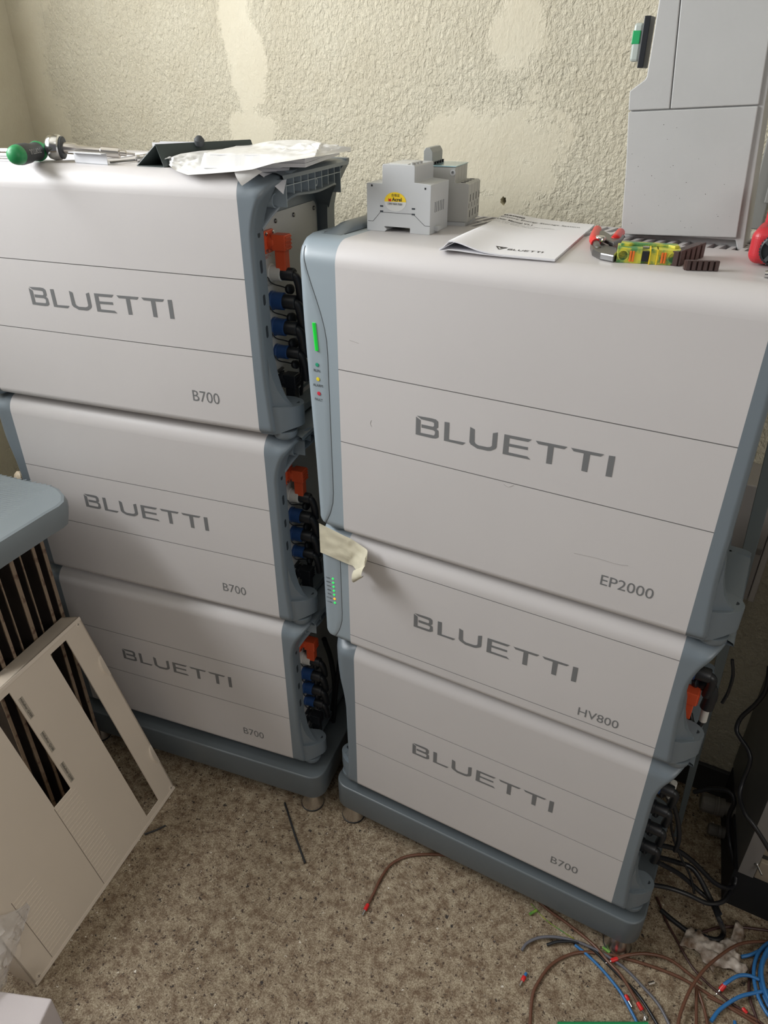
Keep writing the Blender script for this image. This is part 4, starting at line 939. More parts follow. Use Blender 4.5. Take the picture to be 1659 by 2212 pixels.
for i in range(nU+1):
    t_ = i/nU; un, vn = samp(outline_n, t_); uf, vf = samp(outline_f, t_)
    base = z+0.003+(zc+0.0015-z-0.003)*smooth01((t_-0.50)/0.16)
    Pn = onz(un, vn, base)
    if (Pn-PLp).dot(PLn) < 0.012+0.001: Pn = onp(un, vn, PLp-PLn*0.012*smooth01((un-365)/50), PLn)
    dep = (0.02+0.19*smooth01(t_/0.30))*(1-0.80*smooth01((t_-0.72)/0.28))
    far = Vector((Pn.x, Pn.y, 0))+e2*dep
    d_ = ray(uf, vf); N_ = Vector((d_.x, d_.y, 0)).normalized()
    Pf = CAM+d_*((far-Vector((CAM.x, CAM.y, 0))).dot(N_)/Vector((d_.x, d_.y, 0)).dot(N_))
    Pq = onp(uf, vf, dpB, dpN); k_ = smooth01((uf-495)/60); Pf = Pq.lerp(Pf, k_)
    row = []
    for j in range(nV+1):
        s_ = j/nV; p = Pn.lerp(Pf, s_)
        amp = 0.0042*math.sin(PI*s_)
        p = p+Vector((0, 0, amp*(0.25+noise.noise(Vector((i*0.13+j*0.1, j*0.30, 0)))*1.5+noise.noise(Vector((i*0.37+9, j*0.7, 3)))*0.9)))
        q_ = p-Vector((Q.x, Q.y, 0)); la, lb_ = q_.dot(e1), q_.dot(e2)
        out_ = max(0, -0.150-la, la-0.002)+max(0, -0.001-lb_, lb_-0.214)
        hb = zc+0.0016-out_*2.2+0.0012*noise.noise(Vector((i*0.3, j*0.5, 4)))
        if p.z < hb and j > 0: p.z = hb
        if p.z < z+0.0015 and (p-PLp).dot(PLn) > 0.03: p.z = z+0.0015+0.001*noise.noise(Vector((i*0.4, j*0.4, 2)))
        row.append(p)
    rows.append(row)
MB().grid(rows).obj('film', bagM, bag)
rows = []
for i in range(9):
    t_ = i/8; b0_ = onp(506+t_*46, 372-t_*8, PLp+PLn*(0.004-0.012*(1-t_)), PLn); l_ = 0.016*(1-0.85*t_)+0.003
    rows.append([b0_+Vector((0.002*k, -0.003*math.sin(k*0.5), 0.002-l_*k/6)) for k in range(7)])
MB().grid(rows).obj('hanging_flap', bagM, bag)

# ------------------------------------------------------------------ left foreground
# dark boards standing on edge
img = [(134, 1331, 79, 1166), (116, 1342, 61, 1181), (93, 1362, 35, 1199), (74, 1380, 9, 1203), (49, 1400, -10, 1215), (30, 1418, -30, 1230), (5, 1440, -55, 1240), (-18, 1460, -80, 1250)]
zt = Z0+0.612
labs = ['rightmost', 'second from the right', 'third from the right', 'fourth from the right', 'fifth from the right', 'sixth from the right', 'seventh from the right']+['']*8
for i, (u0, v0, u1, v1) in enumerate(img):
    yb_ = -0.150-0.030*i; p = ony(u0, v0, yb_); th = (0.008, 0.007, 0.003, 0.009, 0.003, 0.006, 0.008, 0.007)[i]
    lb = ('dark raw-edged board under the ribbed cover, %s of the row' % labs[i]) if i < 7 else 'dark board with a raw edge at the far left of the row'
    t = thing('dark_board', lb, 'board', (p.x, yb_, 0), 0, 'dark boards on edge')
    hgt = zt-0.002*i; wd = (0.030 if i in (0, 3) else 0.20) if i == 0 else 0.17
    MB().box((-wd, 0.0, 0), (-0.0012, th-0.001, hgt)).obj('board_core', foilBoardM, t)
    rows = []
    for k in range(41):
        zz = hgt*k/40; j1 = 0.0014*noise.noise(Vector((i*3.1, zz*22, 0))); j2 = 0.003*abs(noise.noise(Vector((i*5.7, zz*16, 4))))
        rows.append([Vector((-0.0025-j2*1.6, -0.0004, zz)), Vector((-0.0004+j1*0.4, -0.0003, zz)), Vector((0.0, th*0.5, zz)), Vector((-0.0004, th-0.0006, zz)), Vector((-0.002, th-0.0004, zz))])
    MB().grid(rows, False).obj('raw_edge', edgeM, t)
# ribbed slate cover lying on the boards
z = zt+0.052
tc_ = thing('ribbed_cover', 'slate grey plastic cover with diagonal ribs, in front of the left stack', 'plastic cover', (0, 0, 0))
ribm = mat('mid_slate_plastic', (0.195, 0.225, 0.24), 0.36, bump=0.08, bscale=1500)
po = [(-200, 975), (-90, 1000), (0, 1022), (60, 1037), (110, 1046), (128, 1054), (140, 1068), (139, 1082), (128, 1092), (100, 1108), (60, 1133), (0, 1170), (-90, 1228), (-200, 1298)]
top = [onz(u, v, z) for u, v in po]; n = len(top); cx_ = sum((p for p in top), Vector())/n
def ringz(sc, dz): return [cx_+(p-cx_)*sc+Vector((0, 0, dz)) for p in top]
rings = [ringz(0.93, 0.0), ringz(0.985, -0.002), ringz(1.0, -0.007), ringz(1.02, -0.013), ringz(1.015, -0.028), ringz(0.96, -0.050)]
def lin(a_, b_): return [p+(q-p) for p, q in zip(a_, b_)]
mb = MB(); mb.grid([[r[i] for r in rings] for i in range(n)], True, cu=True)
mb.add(rings[0], [tuple(range(n))]); mb.add(rings[-1], [tuple(range(n))]); mb.obj('cover_shell', ribm, tc_)
ribm0 = 0
R0 = [onz(u, v, z) for u, v in ((0, 1022), (112, 1050))]
for k in range(25):
    v0 = 1025.5+3.9*k; ue = min((v0-1023.5)/0.365, (1125.4-v0)/0.492)-1.5
    pa, pb = onz(-78, v0+0.15*78, z), onz(ue, v0-0.15*ue, z); dd_ = (pb-pa).normalized(); nn_ = Vector((-dd_.y, dd_.x, 0))*0.0017; h_ = Vector((0, 0, 0.0021))
    MB().add([pa-nn_, pa+nn_, pa+h_, pb-nn_, pb+nn_, pb+h_*0.2], [(0, 1, 4, 3), (1, 2, 5, 4), (2, 0, 3, 5), (0, 2, 1), (3, 4, 5)]).obj('rib', ribm, tc_)
# pale cap on the wall behind
p = onz(47, 1030, zt+0.0135)
cp = thing('round_cap', 'small cream round cap peeking out behind the ribbed cover', 'cap', p)
MB().lathe([(0.009, 0.004), (0.0125, 0.0), (0.013, -0.008), (0.009, -0.012), (0.0, -0.013)], (0, 0, 0), (0.2, 1, -0.3), 20).obj('cap_ring', mat('cream_cap', (0.55, 0.46, 0.34), 0.5), cp)
MB().tube([(0, 0.004, 0), (0.0, 0.02, -0.004), (0.0, 0.05, -0.0065)], 0.006, 8).obj('cap_stem', MATS['cream_cap'], cp)

# cream slotted cover leaning against the boards
P1 = onz(378, 1702, 0.0); P2 = onz(80, 2130, 0.0)
e = (P2-P1).normalized(); nrm = Vector((e.y, -e.x, 0)); th_ = math.radians(17)
U = Vector((0, 0, 1))*math.cos(th_)+nrm*math.sin(th_); Nn = e.cross(U).normalized(); OUT = -Nn
We, Hu = (P2-P1).length, 0.520
cv = thing('panel_cover', 'large cream plastic cover with two long slots, leaning on the dark boards', 'cover', P1)
def C3(a_, b_, o_=0.0): return e*a_+U*b_+OUT*o_
def cbox(mb, a0, a1, b0, b1, o0, o1):
    v_ = [C3(a, b, o_) for o_ in (o0, o1) for a, b in ((a0, b0), (a1, b0), (a1, b1), (a0, b1))]
    return mb.add(v_, [(0, 3, 2, 1), (4, 5, 6, 7), (0, 1, 5, 4), (1, 2, 6, 5), (2, 3, 7, 6), (3, 0, 4, 7)])
mb = MB(); T = 0.003
sl1 = (0.054, 0.102, 0.020, 0.500); sl2 = (0.214, 0.264, 0.240, 0.500)
for a0, a1, b0, b1 in ((0.0, 0.054, 0, Hu), (0.054, 0.102, 0, 0.020), (0.054, 0.102, 0.500, Hu), (0.102, 0.214, 0, Hu), (0.214, 0.264, 0, 0.240), (0.214, 0.264, 0.500, Hu), (0.264, We, 0, Hu)):
    cbox(mb, a0, a1, b0, b1, -T, 0)
for a0, a1, b0, b1 in ((0, T, 0, Hu), (We-T, We, 0, Hu), (0, We, 0, T), (0, We, Hu-T, Hu)): cbox(mb, a0, a1, b0, b1, -0.052, 0)
mb.obj('cover_face', creamM, cv)
for a0, a1, b0, b1 in ((0.0, We, 0, 0.008), (0.0, We, Hu-0.008, Hu)): rim = MB(); cbox(rim, a0, a1, b0, b1, 0, 0.0012); rim.obj('rim', cream2M, cv, bevel=0.0005)
for (a0, a1, b0, b1, nn_) in ((0.206, 0.264, 0.022, 0.232, 23), (0.368, 0.424, 0.022, 0.170, 17)):
    for k in range(nn_):
        b = b0+(b1-b0)*k/(nn_-1); r_ = MB(); cbox(r_, a0, a1, b-0.0007, b+0.0007, 0, 0.0007); r_.obj('louvre_rib', cream2M, cv)
gm = mat('cream_shadow_line', (0.20, 0.165, 0.13), 0.6)
for a0, a1, b0, b1 in ((0.2652, 0.2664, 0.011, 0.239), (0.4245, 0.4255, 0.011, 0.175)): r_ = MB(); cbox(r_, a0, a1, b0, b1, 0, 0.0003); r_.obj('joint_line', gm, cv)
for a, b in ((0.012, Hu-0.012), (0.010, 0.012), (We-0.012, 0.012)):
    s_ = MB().lathe([(0.0062, 0), (0.0062, 0.0009), (0.0050, 0.0012), (0, 0.0012)], C3(a, b), OUT, 20).obj('corner_screw', cream2M, cv)
    x_ = MB(); cbox(x_, a-0.003, a+0.003, b-0.0005, b+0.0005, 0.0012, 0.0015); cbox(x_, a-0.0005, a+0.0005, b-0.003, b+0.003, 0.0012, 0.0015); x_.obj('cross_slot', gm, s_)
for a, b in ((0.006, 0.388), (0.006, 0.118), (We-0.008, 0.105)):
    sg = 1 if a < 0.1 else -1
    rows = []
    for k in range(13):
        t_ = -1+k/6; rows.append([C3(a-sg*0.006, b+0.027*t_, 0.0002), C3(a+sg*(0.010*(1-t_*t_)), b+0.027*t_, 0.0002+0.006*(1-t_*t_)), C3(a+sg*(0.012*(1-t_*t_)+0.0005), b+0.027*t_, -0.0005)])
    MB().grid(rows).obj('latch_scoop', cream2M, cv)
for (s_, b) in (('Höfuðvar Q300', 0.475), ('Höfuðvar Q100', 0.385), ('Höfuðvar Q200', 0.300)):
    r_ = MB(); cbox(r_, 0.1975, 0.2085, b-0.050, b+0.001, 0, 0.0003); lab_ = r_.obj('name_label', mat('clear_label', (0.42, 0.37, 0.30), 0.3), cv)
    text(s_, C3(0.2062, b, 0.0005), -U, -e, width=0.048, height=0.0058, m=blackInk, parent=lab_)
# crumpled clear bag on it
cb_ = thing('clear_plastic_bag', 'crumpled clear plastic bag on the cream cover at the left edge', 'bag', P1)
rows = []
for i in range(26):
    row = []
    for j in range(22):
        a = 0.405+0.16*i/25; b = 0.02+0.20*j/21
        edge = min(i, 12)/12.0
        uu = (a-0.405)/0.16
        cb0, cb1 = 0.135-0.09*uu, 0.150+0.05*smooth01(uu*2)
        b = cb0+(cb1-cb0)*j/21
        h_ = 0.003+0.030*smooth01(uu*1.6)*math.sin(PI*j/21)+0.012*smooth01(uu*4)*abs(noise.noise(Vector((i*0.33, j*0.45, 1))))
        row.append(C3(a, b, h_+0.004*noise.noise(Vector((i*0.9, j*0.9, 5)))))
    rows.append(row)
MB().grid(rows, True).obj('clear_film', clearM, cb_)
# foam block in the corner
A = onz(113, 2156, 0.10)
fb = thing('foam_block', 'white foam block on the floor at the bottom left corner', 'foam', (A.x, A.y, 0), 0)
d1 = (onz(0, 2140, 0.10)-A); d1.z = 0; d1.normalize(); d2 = Vector((d1.y, -d1.x, 0))
if d2.dot(CAM-A) < 0: d2 = -d2
v_ = [Vector((0, 0, 0)), d1*0.3, d1*0.3+d2*0.25, d2*0.25]
MB().prism([(p.x, p.y) for p in v_], (0, 0, 0.10)).obj('foam', foamM, fb, bevel=0.004, seg=3)

# ------------------------------------------------------------------ right side: cabinet, wall box, glands, cables
cabt = thing('electrical_cabinet', 'grey steel electrical cabinet on a black plinth at the right edge', 'cabinet', (0, 0, 0))
fz = 0.115
def vpr(mb, pts, z0_, z1_): return mb.prism(pts, (0, 0, z1_-z0_), (0, 0, z0_))
vpr(MB(), [(0.768, 0.215), (0.768+0.003, 0.215), (0.731, WY-0.004), (0.728, WY-0.004)], fz, 0.86).obj('side_wall', cabM, cabt)
cabF = mat('lit_flange_grey', (0.22, 0.21, 0.20), 0.45)  # lighter than the side wall: the lit strip is put into the colour
vpr(MB(), [(0.768, 0.212), (0.796, 0.212), (0.796, 0.216), (0.772, 0.216)], fz, 0.86).obj('front_flange', cabF, cabt)
vpr(MB(), [(0.730, WY-0.006), (1.3, WY-0.006), (1.3, WY-0.001), (0.730, WY-0.001)], fz, 0.86).obj('back_plate', cabM, cabt)
vpr(MB(), [(0.770, 0.216), (1.3, 0.216), (1.3, WY-0.002), (0.735, WY-0.002)], fz, fz+0.003).obj('floor_plate', cabM, cabt)
vpr(MB(), [(0.762, 0.218), (1.3, 0.218), (1.3, WY-0.015), (0.728, WY-0.015)], 0.0, fz-0.001).obj('plinth', mat('black_plinth', (0.006, 0.007, 0.009), 0.7), cabt)
inn = mat('aged_cream_plastic', (0.34, 0.29, 0.22), 0.5, var=0.35, vscale=20)
vpr(MB(), [(0.797, 0.214), (1.3, 0.214), (1.3, 0.225), (0.797, 0.225)], fz, fz+0.052).obj('lower_tray', inn, cabt, bevel=0.002)
vpr(MB(), [(0.797, 0.232), (1.3, 0.232), (1.3, 0.24), (0.797, 0.24)], fz+0.052, fz+0.10).obj('inner_frame', inn, cabt, bevel=0.002)
p = ony(1634, 1865, 0.214)
MB().lathe([(0.0045, 0), (0.0045, 0.003), (0.0022, 0.0035), (0.0022, 0.022)], p, (0.6, -0.8, -0.25), 12).obj('steel_screw', chromeM, cabt)
glM = mat('grey_gland', (0.14, 0.13, 0.115), 0.5)
for u, v, r_, l_, nm in ((1538, 1738, 0.0205, 0.044, 0), (1547, 1794, 0.0135, 0.032, 1)):
    p = ony(u, v, 0.36); gl = MB().lathe([(r_*0.82, -l_*0.55), (r_, -l_*0.45), (r_, l_*0.1)], p, (1, 0.12, 0), 8).obj('cable_gland', glM, cabt, bevel=0.0015)
    MB().lathe([(r_*0.95, l_*0.1), (r_*1.0, l_*0.14), (r_*0.95, l_*0.22), (r_*1.02, l_*0.28), (r_*0.95, l_*0.36), (r_*0.98, l_*0.55)], p, (1, 0.12, 0), 20).obj('gland_thread', glM, gl)
    MB().lathe([(r_*0.7, 0), (r_*0.7, 0.05)], p+Vector((l_*0.5, 0.003, 0)), (1, 0.12, 0), 16).obj('gland_tail', glM, gl)
# wall box
yb = 0.40
q1 = ony(1627, 1302, yb); q2 = ony(1618, 1047, yb); q0 = ony(1530, 1285, yb); sm_ = ony(1613, 1299, yb)
wb = thing('junction_box', 'pale grey junction box on the back wall, right of the inverter', 'junction box', (0, 0, 0))
bxm = mat('junction_box_plastic', (0.36, 0.34, 0.325), 0.45, bump=0.1)
x0_ = q0.x-0.06
MB().box((x0_, yb, q1.z), (sm_.x-0.0004, WY-0.001, q2.z)).obj('box_body', bxm, wb, bevel=0.003, seg=3)
MB().box((sm_.x+0.0004, yb-0.001, q1.z+0.0005), (q1.x, WY-0.001, q2.z-0.0005)).obj('box_lid', mat('junction_lid', (0.46, 0.435, 0.41), 0.42), wb, bevel=0.002, seg=3)
nt_ = ony(1632, 1190, yb); MB().box((sm_.x-0.020, yb-0.0012, nt_.z-0.007), (sm_.x-0.002, yb+0.002, nt_.z+0.007)).obj('finger_notch', mat('notch_shade', (0.19, 0.18, 0.17), 0.5), wb, bevel=0.0015)

def cable(name, label, cat, pts, r, m, group=None, ends=None, n=10):
    t = MB().tube(pts, r, n).obj(name, m); tag(t, label, cat, group); t.location = (0, 0, 0)
    return t
def onfloor(L_, r, lift=None):
    out = []
    for i, (u, v) in enumerate(L_):
        h_ = r+0.0006+(lift[i] if lift else 0); out.append(onz(u, v, h_))
    return out
CG = 'loose wires on the floor'
def ferrule(parent, P, d, r, red=redPlM, pin=True):
    d = d.normalized()
    f_ = MB().lathe([(r*1.15, -0.004), (r*1.35, 0.0), (r*1.35, 0.009), (r*1.0, 0.010)], P, d, 14).obj('ferrule', red, parent)
    if pin: MB().cyl(P+d*0.009, P+d*0.022, r*0.75, 10).obj('ferrule_pin', chromeM, f_)
WR = 0.0026
wires = [
 ('brown wire curving out from under the middle of the right stand', brownW, [(984,1852),(950,1846),(905,1846),(870,1853),(842,1870),(822,1898),(808,1928),(793,1957)], 0.0030, None, True),
 ('brown wire running straight down from under the right stand past the steel foot', brownW, [(1165,1948),(1190,1970),(1227,1996),(1281,2040),(1312,2075),(1340,2105),(1362,2139),(1380,2170)], 0.0030, [0,0,0,.003,.010,.012,.006,.001], True),
 ('brown wire making a wide arch to the left of the steel foot', brownW, [(1143,2250),(1145,2212),(1149,2160),(1159,2128),(1191,2084),(1238,2060),(1286,2058),(1357,2072),(1437,2098),(1492,2124),(1556,2164),(1640,2215)], 0.0030, [0,.0,.0,.0,.0,.0,.0,.0,.0,.0,.0,.0], False),
 ('short brown wire with a red ferrule at its left end in front of the foot', brownW, [(1516,2126),(1489,2104),(1445,2072),(1397,2060),(1357,2063),(1330,2072)], 0.0030, [.002,.006,.008,.010,.010,.006], True),
 ('brown wire arching up across the dirty rag', brownW, [(1460,2260),(1465,2212),(1473,2180),(1492,2136),(1520,2096),(1556,2064),(1596,2040),(1640,2034),(1700,2036)], 0.0030, [.008,.010,.012,.016,.020,.022,.018,.010,0], False),
 ('brown wire pointing straight up towards the crossing wires', brownW, [(1504,2128),(1504,2160),(1504,2212),(1503,2260)], 0.0028, [.006,.003,.0,.0], False),
 ('brown wire bending slightly right just beside the straight one', brownW, [(1508,2140),(1520,2176),(1528,2212),(1534,2260)], 0.0028, [.003,.0,.0,.0], False),
 ('dark brown thin wire crossing diagonally from the stand corner to the lower right', brownD, [(1418,1938),(1425,1953),(1437,1985),(1461,2029),(1492,2084),(1524,2120),(1576,2164),(1635,2203),(1680,2240)], 0.0024, [0,0,0,.0,.0,.0,.0,.0,0], False),
 ('brown wire at the bottom right under the blue wire end', brownW, [(1528,2152),(1560,2168),(1596,2184),(1640,2206)], 0.0028, [0]*4, False),
 ('brown wire winding down at the right, left of the blue coil', brownD, [(1640,2050),(1632,2070),(1620,2108),(1618,2140),(1622,2165),(1634,2200),(1640,2240)], 0.0028, [0]*7, False),
 ('dark brown wire behind the dirty rag', brownD, [(1516,2014),(1556,2003),(1604,2003),(1659,2010),(1700,2016)], 0.0028, [0]*5, False),
 ('bright blue wire running diagonally beside the brown and black ones', blueW, [(1242,2041),(1270,2064),(1302,2096),(1338,2140),(1361,2180),(1377,2212),(1395,2260)], 0.0028, [0]*7, False),
 ('black wire arching from the left, under the brown wire', blackW, [(1181,2041),(1207,2034),(1246,2035),(1278,2049),(1318,2088),(1342,2112),(1381,2152),(1419,2212),(1440,2255)], 0.0028, [.0,.004,.006,.004,.001,0,0,0,0], False),
 ('grey wire arching from the left above the black one', greyW, [(1127,2053),(1139,2037),(1167,2025),(1207,2025),(1254,2037),(1302,2060),(1350,2092),(1389,2132),(1421,2168),(1445,2212),(1465,2260)], 0.0028, [0,.002,.004,.006,.006,.004,.002,0,0,0,0], False),
 ('thin yellow and green wire coming out from under the right stand', mat('yellow_green_wire', (0.42, 0.33, 0.02), 0.4, var=0.9, vscale=60, var_col=(0.05, 0.22, 0.05)), [(1147,1952),(1175,1983),(1207,2007),(1240,2028)], 0.0010, [0]*4, False),
 ('blue wire with a red ferrule pointing left from the coil', blueW, [(1640,2116),(1616,2107),(1592,2109),(1568,2124),(1563,2130)], 0.0034, [.012,.014,.014,.010,.006], True),
 ('long blue wire end reaching lower left from the coil', blueW, [(1700,2136),(1659,2140),(1635,2144),(1596,2154),(1556,2180),(1536,2206)], 0.0034, [.014,.012,.010,.008,.003,0], False),
 ('short blue wire end at the right edge, above the coil', blueW, [(1600,2067),(1628,2060),(1670,2036)], 0.0034, [.0,.003,.006], False),
 ('small blue wire stub at the bottom edge', blueW, [(1587,2206),(1590,2240)], 0.0030, [0, 0], False)]
for lab, m, P_, r, lift, fer in wires:
    pts = onfloor(P_, r, lift); o = MB().tube(pts, r, 12).obj('wire', m); tag(o, lab, 'wire', CG)
    if fer: ferrule(o, pts[-1], pts[-1]-pts[-2], r)
# coil of blue wire
cc = onz(1712, 2136, 0.0); coil = thing('wire_coil', 'coil of bright blue wire cut off by the right edge', 'wire', (cc.x, cc.y, 0))
for k in range(5):
    rr = 0.058+0.0045*(k % 3); off = Vector((0.004*math.sin(k*2.1), 0.004*math.cos(k*1.3), 0.004+0.0062*k*0.7))
    MB().tube([off+Vector((rr*1.0*math.cos(2*PI*q/20), rr*1.35*math.sin(2*PI*q/20), 0)) for q in range(21)], 0.0034, 10, 2).obj('turn', blueW, coil)
# stubs and ferrules
yg = MATS['yellow_green_wire']
ygs = mat('yellow_green_sleeve', (0.32, 0.42, 0.05), 0.4, var=0.6, vscale=90, var_col=(0.06, 0.25, 0.05))
for i, (a, b, lab) in enumerate((((1144, 1975), (1160, 1966), 'short green and yellow wire offcut left of the crossing wires'), ((1302, 2046), (1317, 2058), 'short green and yellow wire offcut beside the steel foot'))):
    tag(MB().cyl(onz(*a, 0.0034), onz(*b, 0.0034), 0.0028, 12).obj('wire_offcut', ygs), lab, 'wire')
for (a, b, lab) in (((1137, 2102), (1124, 2127), 'loose red wire ferrule with a blue end, alone on the left of the wires'), ((1351, 2150), (1360, 2166), 'loose red wire ferrule beside the blue wire'), ((1604, 2178), (1612, 2188), 'loose red wire ferrule near the bottom right')):
    t = thing('wire_ferrule', lab, 'ferrule', (0, 0, 0)); A = onz(*a, 0.004); B = onz(*b, 0.004); d = (B-A).normalized()
    if 'blue end' in lab: MB().cyl(A, A.lerp(B, 0.3), 0.0028, 12).obj('wire_end', blueW, t); A = A.lerp(B, 0.3)
    MB().lathe([(0.0036, 0), (0.004, 0.001), (0.0038, 0.009), (0.003, 0.010)], A, d, 14).obj('collar', redPlM, t)
    if 'near the bottom' not in lab: MB().cyl(A+d*0.009, A+d*0.021, 0.0021, 10).obj('metal_pin', steelM, t)
p = onz(1400, 2126, 0.004); tag(MB().cyl(p, onz(1413, 2122, 0.004), 0.0035, 14).obj('metal_sleeve', steelM), 'small loose metal sleeve on the floor right of the grey wire', 'sleeve')
# cut copper strands by the two ferrules
t = thing('wire_strands', 'bare silvery wire strands beside the lower red ferrules', 'wire', (0, 0, 0))
for k in range(7):
    a = onz(1384+random.random()*8, 2182+random.random()*4, 0.003+0.004*random.random()); b = onz(1388+random.random()*16, 2204+random.random()*6, 0.003)
    MB().tube([a, a.lerp(b, 0.5)+Vector((0.002*random.random(), 0, 0.003)), b], 0.0006, 6).obj('strand', chromeM, t)
# black sticks on the floor
tag(MB().tube([onz(615, 1734, 0.003), onz(628, 1775, 0.004), onz(640, 1812, 0.003), onz(659, 1864, 0.003)], 0.0024, 8).obj('cable_tie', blackM), 'thin black cable tie lying on the bare floor before the left stand', 'cable tie')
tag(MB().tube([onz(312, 1802, 0.003), onz(335, 1794, 0.003), onz(358, 1783, 0.003)], 0.002, 8).obj('cable_tie', blackM), 'short black cable tie sticking out beside the cream cover', 'cable tie')
p = onz(1205, 2214, 0.006); q = onz(1400, 2214, 0.006)
tag(MB().tube([p, p.lerp(q, 0.5), q], 0.005, 10).obj('green_rod', greenM), 'green plastic rod just entering at the bottom edge', 'rod')
# floor grit: small chips
mb = MB()
for k in range(700):
    u, v = 300+1300*random.random(), 1700+512*random.random(); p = onz(u, v, 0.0)
    if p.y > -0.02 and p.x > -0.75 and p.x < 0.68: continue
    s_ = 0.0006+0.0012*random.random()**3; a = random.random()*PI; R = Matrix.Rotation(a, 3, 'Z')
    mb.box((-s_, -s_*0.7, 0), (s_, s_*0.7, s_*0.6), R, (p.x, p.y, 0.0002))
tag(mb.obj('floor_grit', mat('pale_grit', (0.36, 0.31, 0.23), 0.8, var=0.7, vscale=9, var_col=(0.06, 0.04, 0.03))), 'scattered small grit and crumbs on the concrete floor', 'grit', kind='stuff')
# rag
rg = [(1467,2043),(1478,2022),(1483,2006),(1500,2007),(1518,2016),(1535,2030),(1552,2036),(1578,2028),(1588,1988),(1600,1998),(1608,2030),(1598,2040),(1592,2058),(1600,2080),(1617,2096),(1606,2108),(1590,2102),(1560,2092),(1542,2088),(1540,2101),(1518,2078),(1506,2056),(1490,2051)]
rq = [onz(u, v, 0.003) for u, v in rg]
def inside(x, y):
    c = False; n_ = len(rq)
    for i in range(n_):
        a, b = rq[i], rq[(i+1) % n_]
        if (a.y > y) != (b.y > y) and x < (b.x-a.x)*(y-a.y)/(b.y-a.y)+a.x: c = not c
    return c
bm = bmesh.new(); vs = [bm.verts.new((p.x, p.y, 0)) for p in rq]; bm.faces.new(vs)
bmesh.ops.triangulate(bm, faces=bm.faces)
for _ in range(4): bmesh.ops.subdivide_edges(bm, edges=[e_ for e_ in bm.edges if e_.calc_length() > 0.006], cuts=1, use_grid_fill=False); bmesh.ops.triangulate(bm, faces=bm.faces)
for v in bm.verts:
    x, y = v.co.x, v.co.y; d = min(((Vector((x, y, 0))-Vector((q_.x, q_.y, 0))).length for q_ in rq))
    ed = smooth01(d/0.012)
    h_ = 0.003+ed*(0.007+0.012*abs(noise.noise(Vector((x*42, y*42, 0))))+0.006*noise.noise(Vector((x*110, y*110, 2))))
    h_ += 0.004*(1-ed)*abs(noise.noise(Vector((x*60, y*60, 9))))
    v.co.z = max(0.0012, h_)
me = bpy.data.meshes.new('rag'); bm.to_mesh(me); bm.free(); me.materials.append(ragM)
for p_ in me.polygons: p_.use_smooth = True
o = bpy.data.objects.new('rag', me); COL.objects.link(o); tag(o, 'crumpled dirty white rag on the floor behind the brown wires', 'rag')
so = o.modifiers.new('thickness', 'SOLIDIFY'); so.thickness = 0.0012

# black cables at the right
def c3(L_): return [ony(u, v, y) for u, v, y in L_]
CB = 'black cables beside the right stack'
cabs = [
 ('black cable leaving the lowest right module and looping down behind the rag', [(1415,1850,.12),(1460,1862,.16),(1499,1879,.17),(1535,1943,.14),(1554,1987,.10)], 0.0052, [(1563,2013),(1550,2030),(1516,2022),(1500,2012)]),
 ('black cable leaving low and bending round at the plinth', [(1400,1910,.08),(1444,1918,.10),(1485,1932,.11),(1527,1951,.12),(1560,1948,.14),(1579,1926,.18)], 0.0045, None),
 ('black cable looping from the module up past the grey cable glands', [(1420,1824,.12),(1460,1835,.15),(1499,1863,.17),(1540,1904,.18),(1568,1918,.19),(1586,1912,.21),(1588,1880,.23),(1577,1821,.28),(1574,1766,.30),(1586,1733,.30),(1576,1711,.31),(1540,1704,.32),(1499,1711,.32)], 0.0048, None),
 ('second black cable lying under the first one between module and plinth', [(1420,1862,.10),(1470,1890,.14),(1510,1925,.15),(1540,1950,.14),(1555,1975,.12)], 0.0048, None),
 ('thin black cable crossing over the thicker ones beside the module', [(1440,1720,.15),(1448,1750,.15),(1452,1800,.15),(1470,1850,.15),(1490,1890,.15),(1500,1930,.14)], 0.0024, None),
 ('black cable hanging in waves down the front of the cabinet', [(1662,1440,.30),(1655,1488,.29),(1633,1520,.29),(1601,1550,.29),(1591,1576,.28),(1601,1597,.27),(1616,1620,.26),(1620,1647,.25),(1604,1688,.24),(1598,1720,.22),(1610,1758,.19),(1630,1785,.18),(1665,1842,.17),(1700,1910,.15),(1740,2000,.10),(1790,2090,.0)], 0.0042, None),
 ('thick black cable end on the floor between stand and rag', None, 0.0050, [(1428,1966),(1450,1985),(1480,2008),(1492,2018)]),
 ('black cable running down from the white sleeved plug', [(1446,1722,.13),(1458,1748,.13),(1466,1785,.13),(1466,1815,.13),(1458,1838,.13)], 0.0045, None)]
for lab, L_, r, fl in cabs:
    pts = (c3(L_) if L_ else [])+([onz(u, v, r+0.0006) for u, v in fl] if fl else [])
    tag(MB().tube(pts, r, 10).obj('black_cable', rubberM), lab, 'cable', CB)
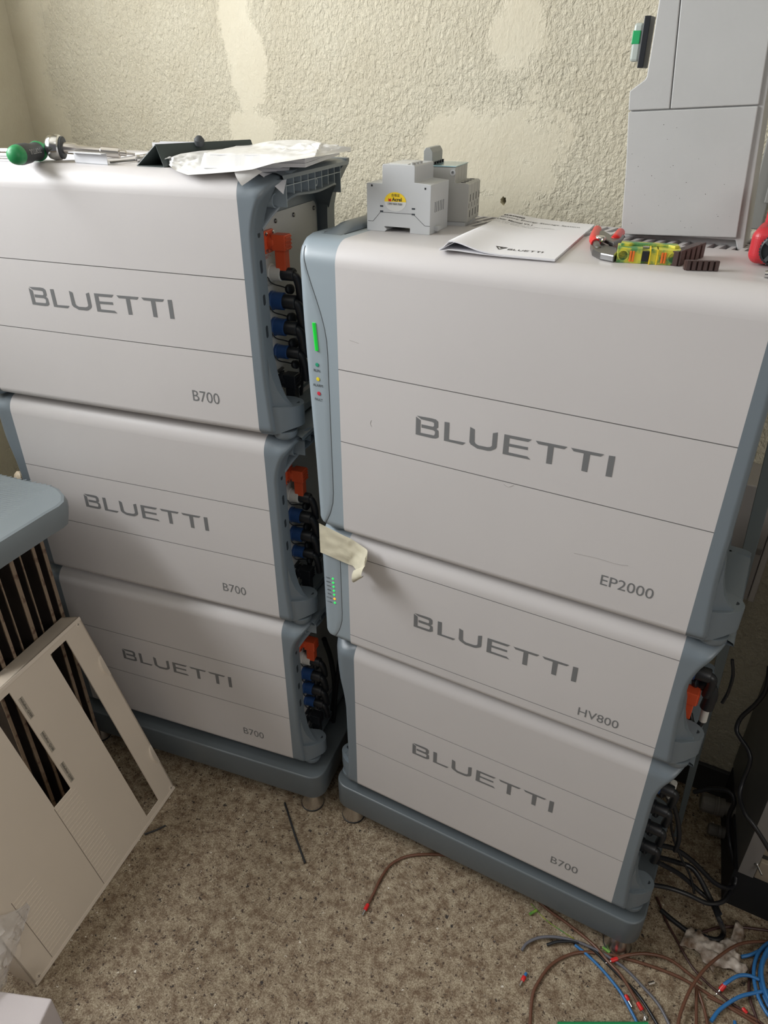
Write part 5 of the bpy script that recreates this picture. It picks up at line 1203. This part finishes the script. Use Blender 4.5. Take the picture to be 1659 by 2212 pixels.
t = thing('white_sleeve_plug', 'white printed sleeve of a cable hanging beside the lowest right module', 'cable', (0, 0, 0))
MB().cyl(ony(1456, 1690, 0.13), ony(1447, 1722, 0.13), 0.0062, 16).obj('sleeve', whiteM, t)
# cables of the HV box at the right
t = thing('plugged_cable', 'black elbow plug with a white sleeve beside the middle unit of the right stack', 'cable', (0, 0, 0))
MB().tube([ony(1512, 1478, 0.085), ony(1530, 1478, 0.085), ony(1536, 1500, 0.085), ony(1526, 1528, 0.085)], 0.0105, 14).obj('elbow_plug', blackM, t)
MB().cyl(ony(1526, 1526, 0.085), ony(1518, 1556, 0.085), 0.0062, 16).obj('white_sleeve', whiteM, t)
MB().tube([ony(1518, 1554, 0.085), ony(1508, 1568, 0.09), ony(1495, 1562, 0.10), ony(1490, 1540, 0.11)], 0.0048, 10).obj('cable_run', rubberM, t)
tag(MB().tube(c3([(1582,1425,.22),(1583,1460,.22),(1573,1495,.22),(1560,1518,.22)]), 0.0030, 8).obj('hanging_cable', rubberM), 'thin black cable bowing out beside the middle unit of the right stack', 'cable')
# black cables hanging in the gap between the two stacks
for i, (L_, r, lab) in enumerate((([(648,620,.13),(652,700,.14),(650,800,.14),(645,900,.14)], 0.006, 'black cable hanging beside the top left module'),
    ([(672,1150,.12),(668,1230,.12),(662,1330,.12)], 0.006, 'black cable hanging beside the middle left module'),
    ([(700,1380,.14),(716,1430,.16),(722,1500,.16),(705,1600,.14),(690,1640,.12)], 0.006, 'black cable bowed in the gap between the two stacks'),
    ([(735,1410,.14),(728,1470,.15),(722,1540,.15),(715,1620,.14)], 0.005, 'second black cable bowed deep in the gap between the stacks'))):
    tag(MB().tube(c3(L_), r, 10).obj('black_cable', rubberM), lab, 'cable', 'cables in the gap')
t = thing('grey_sleeve_plug', 'pale cable sleeve showing in the dark gap beside the bottom left module', 'cable', (0, 0, 0))
MB().cyl(ony(687, 1585, 0.10), ony(692, 1610, 0.10), 0.0062, 14).obj('sleeve', whiteM, t)
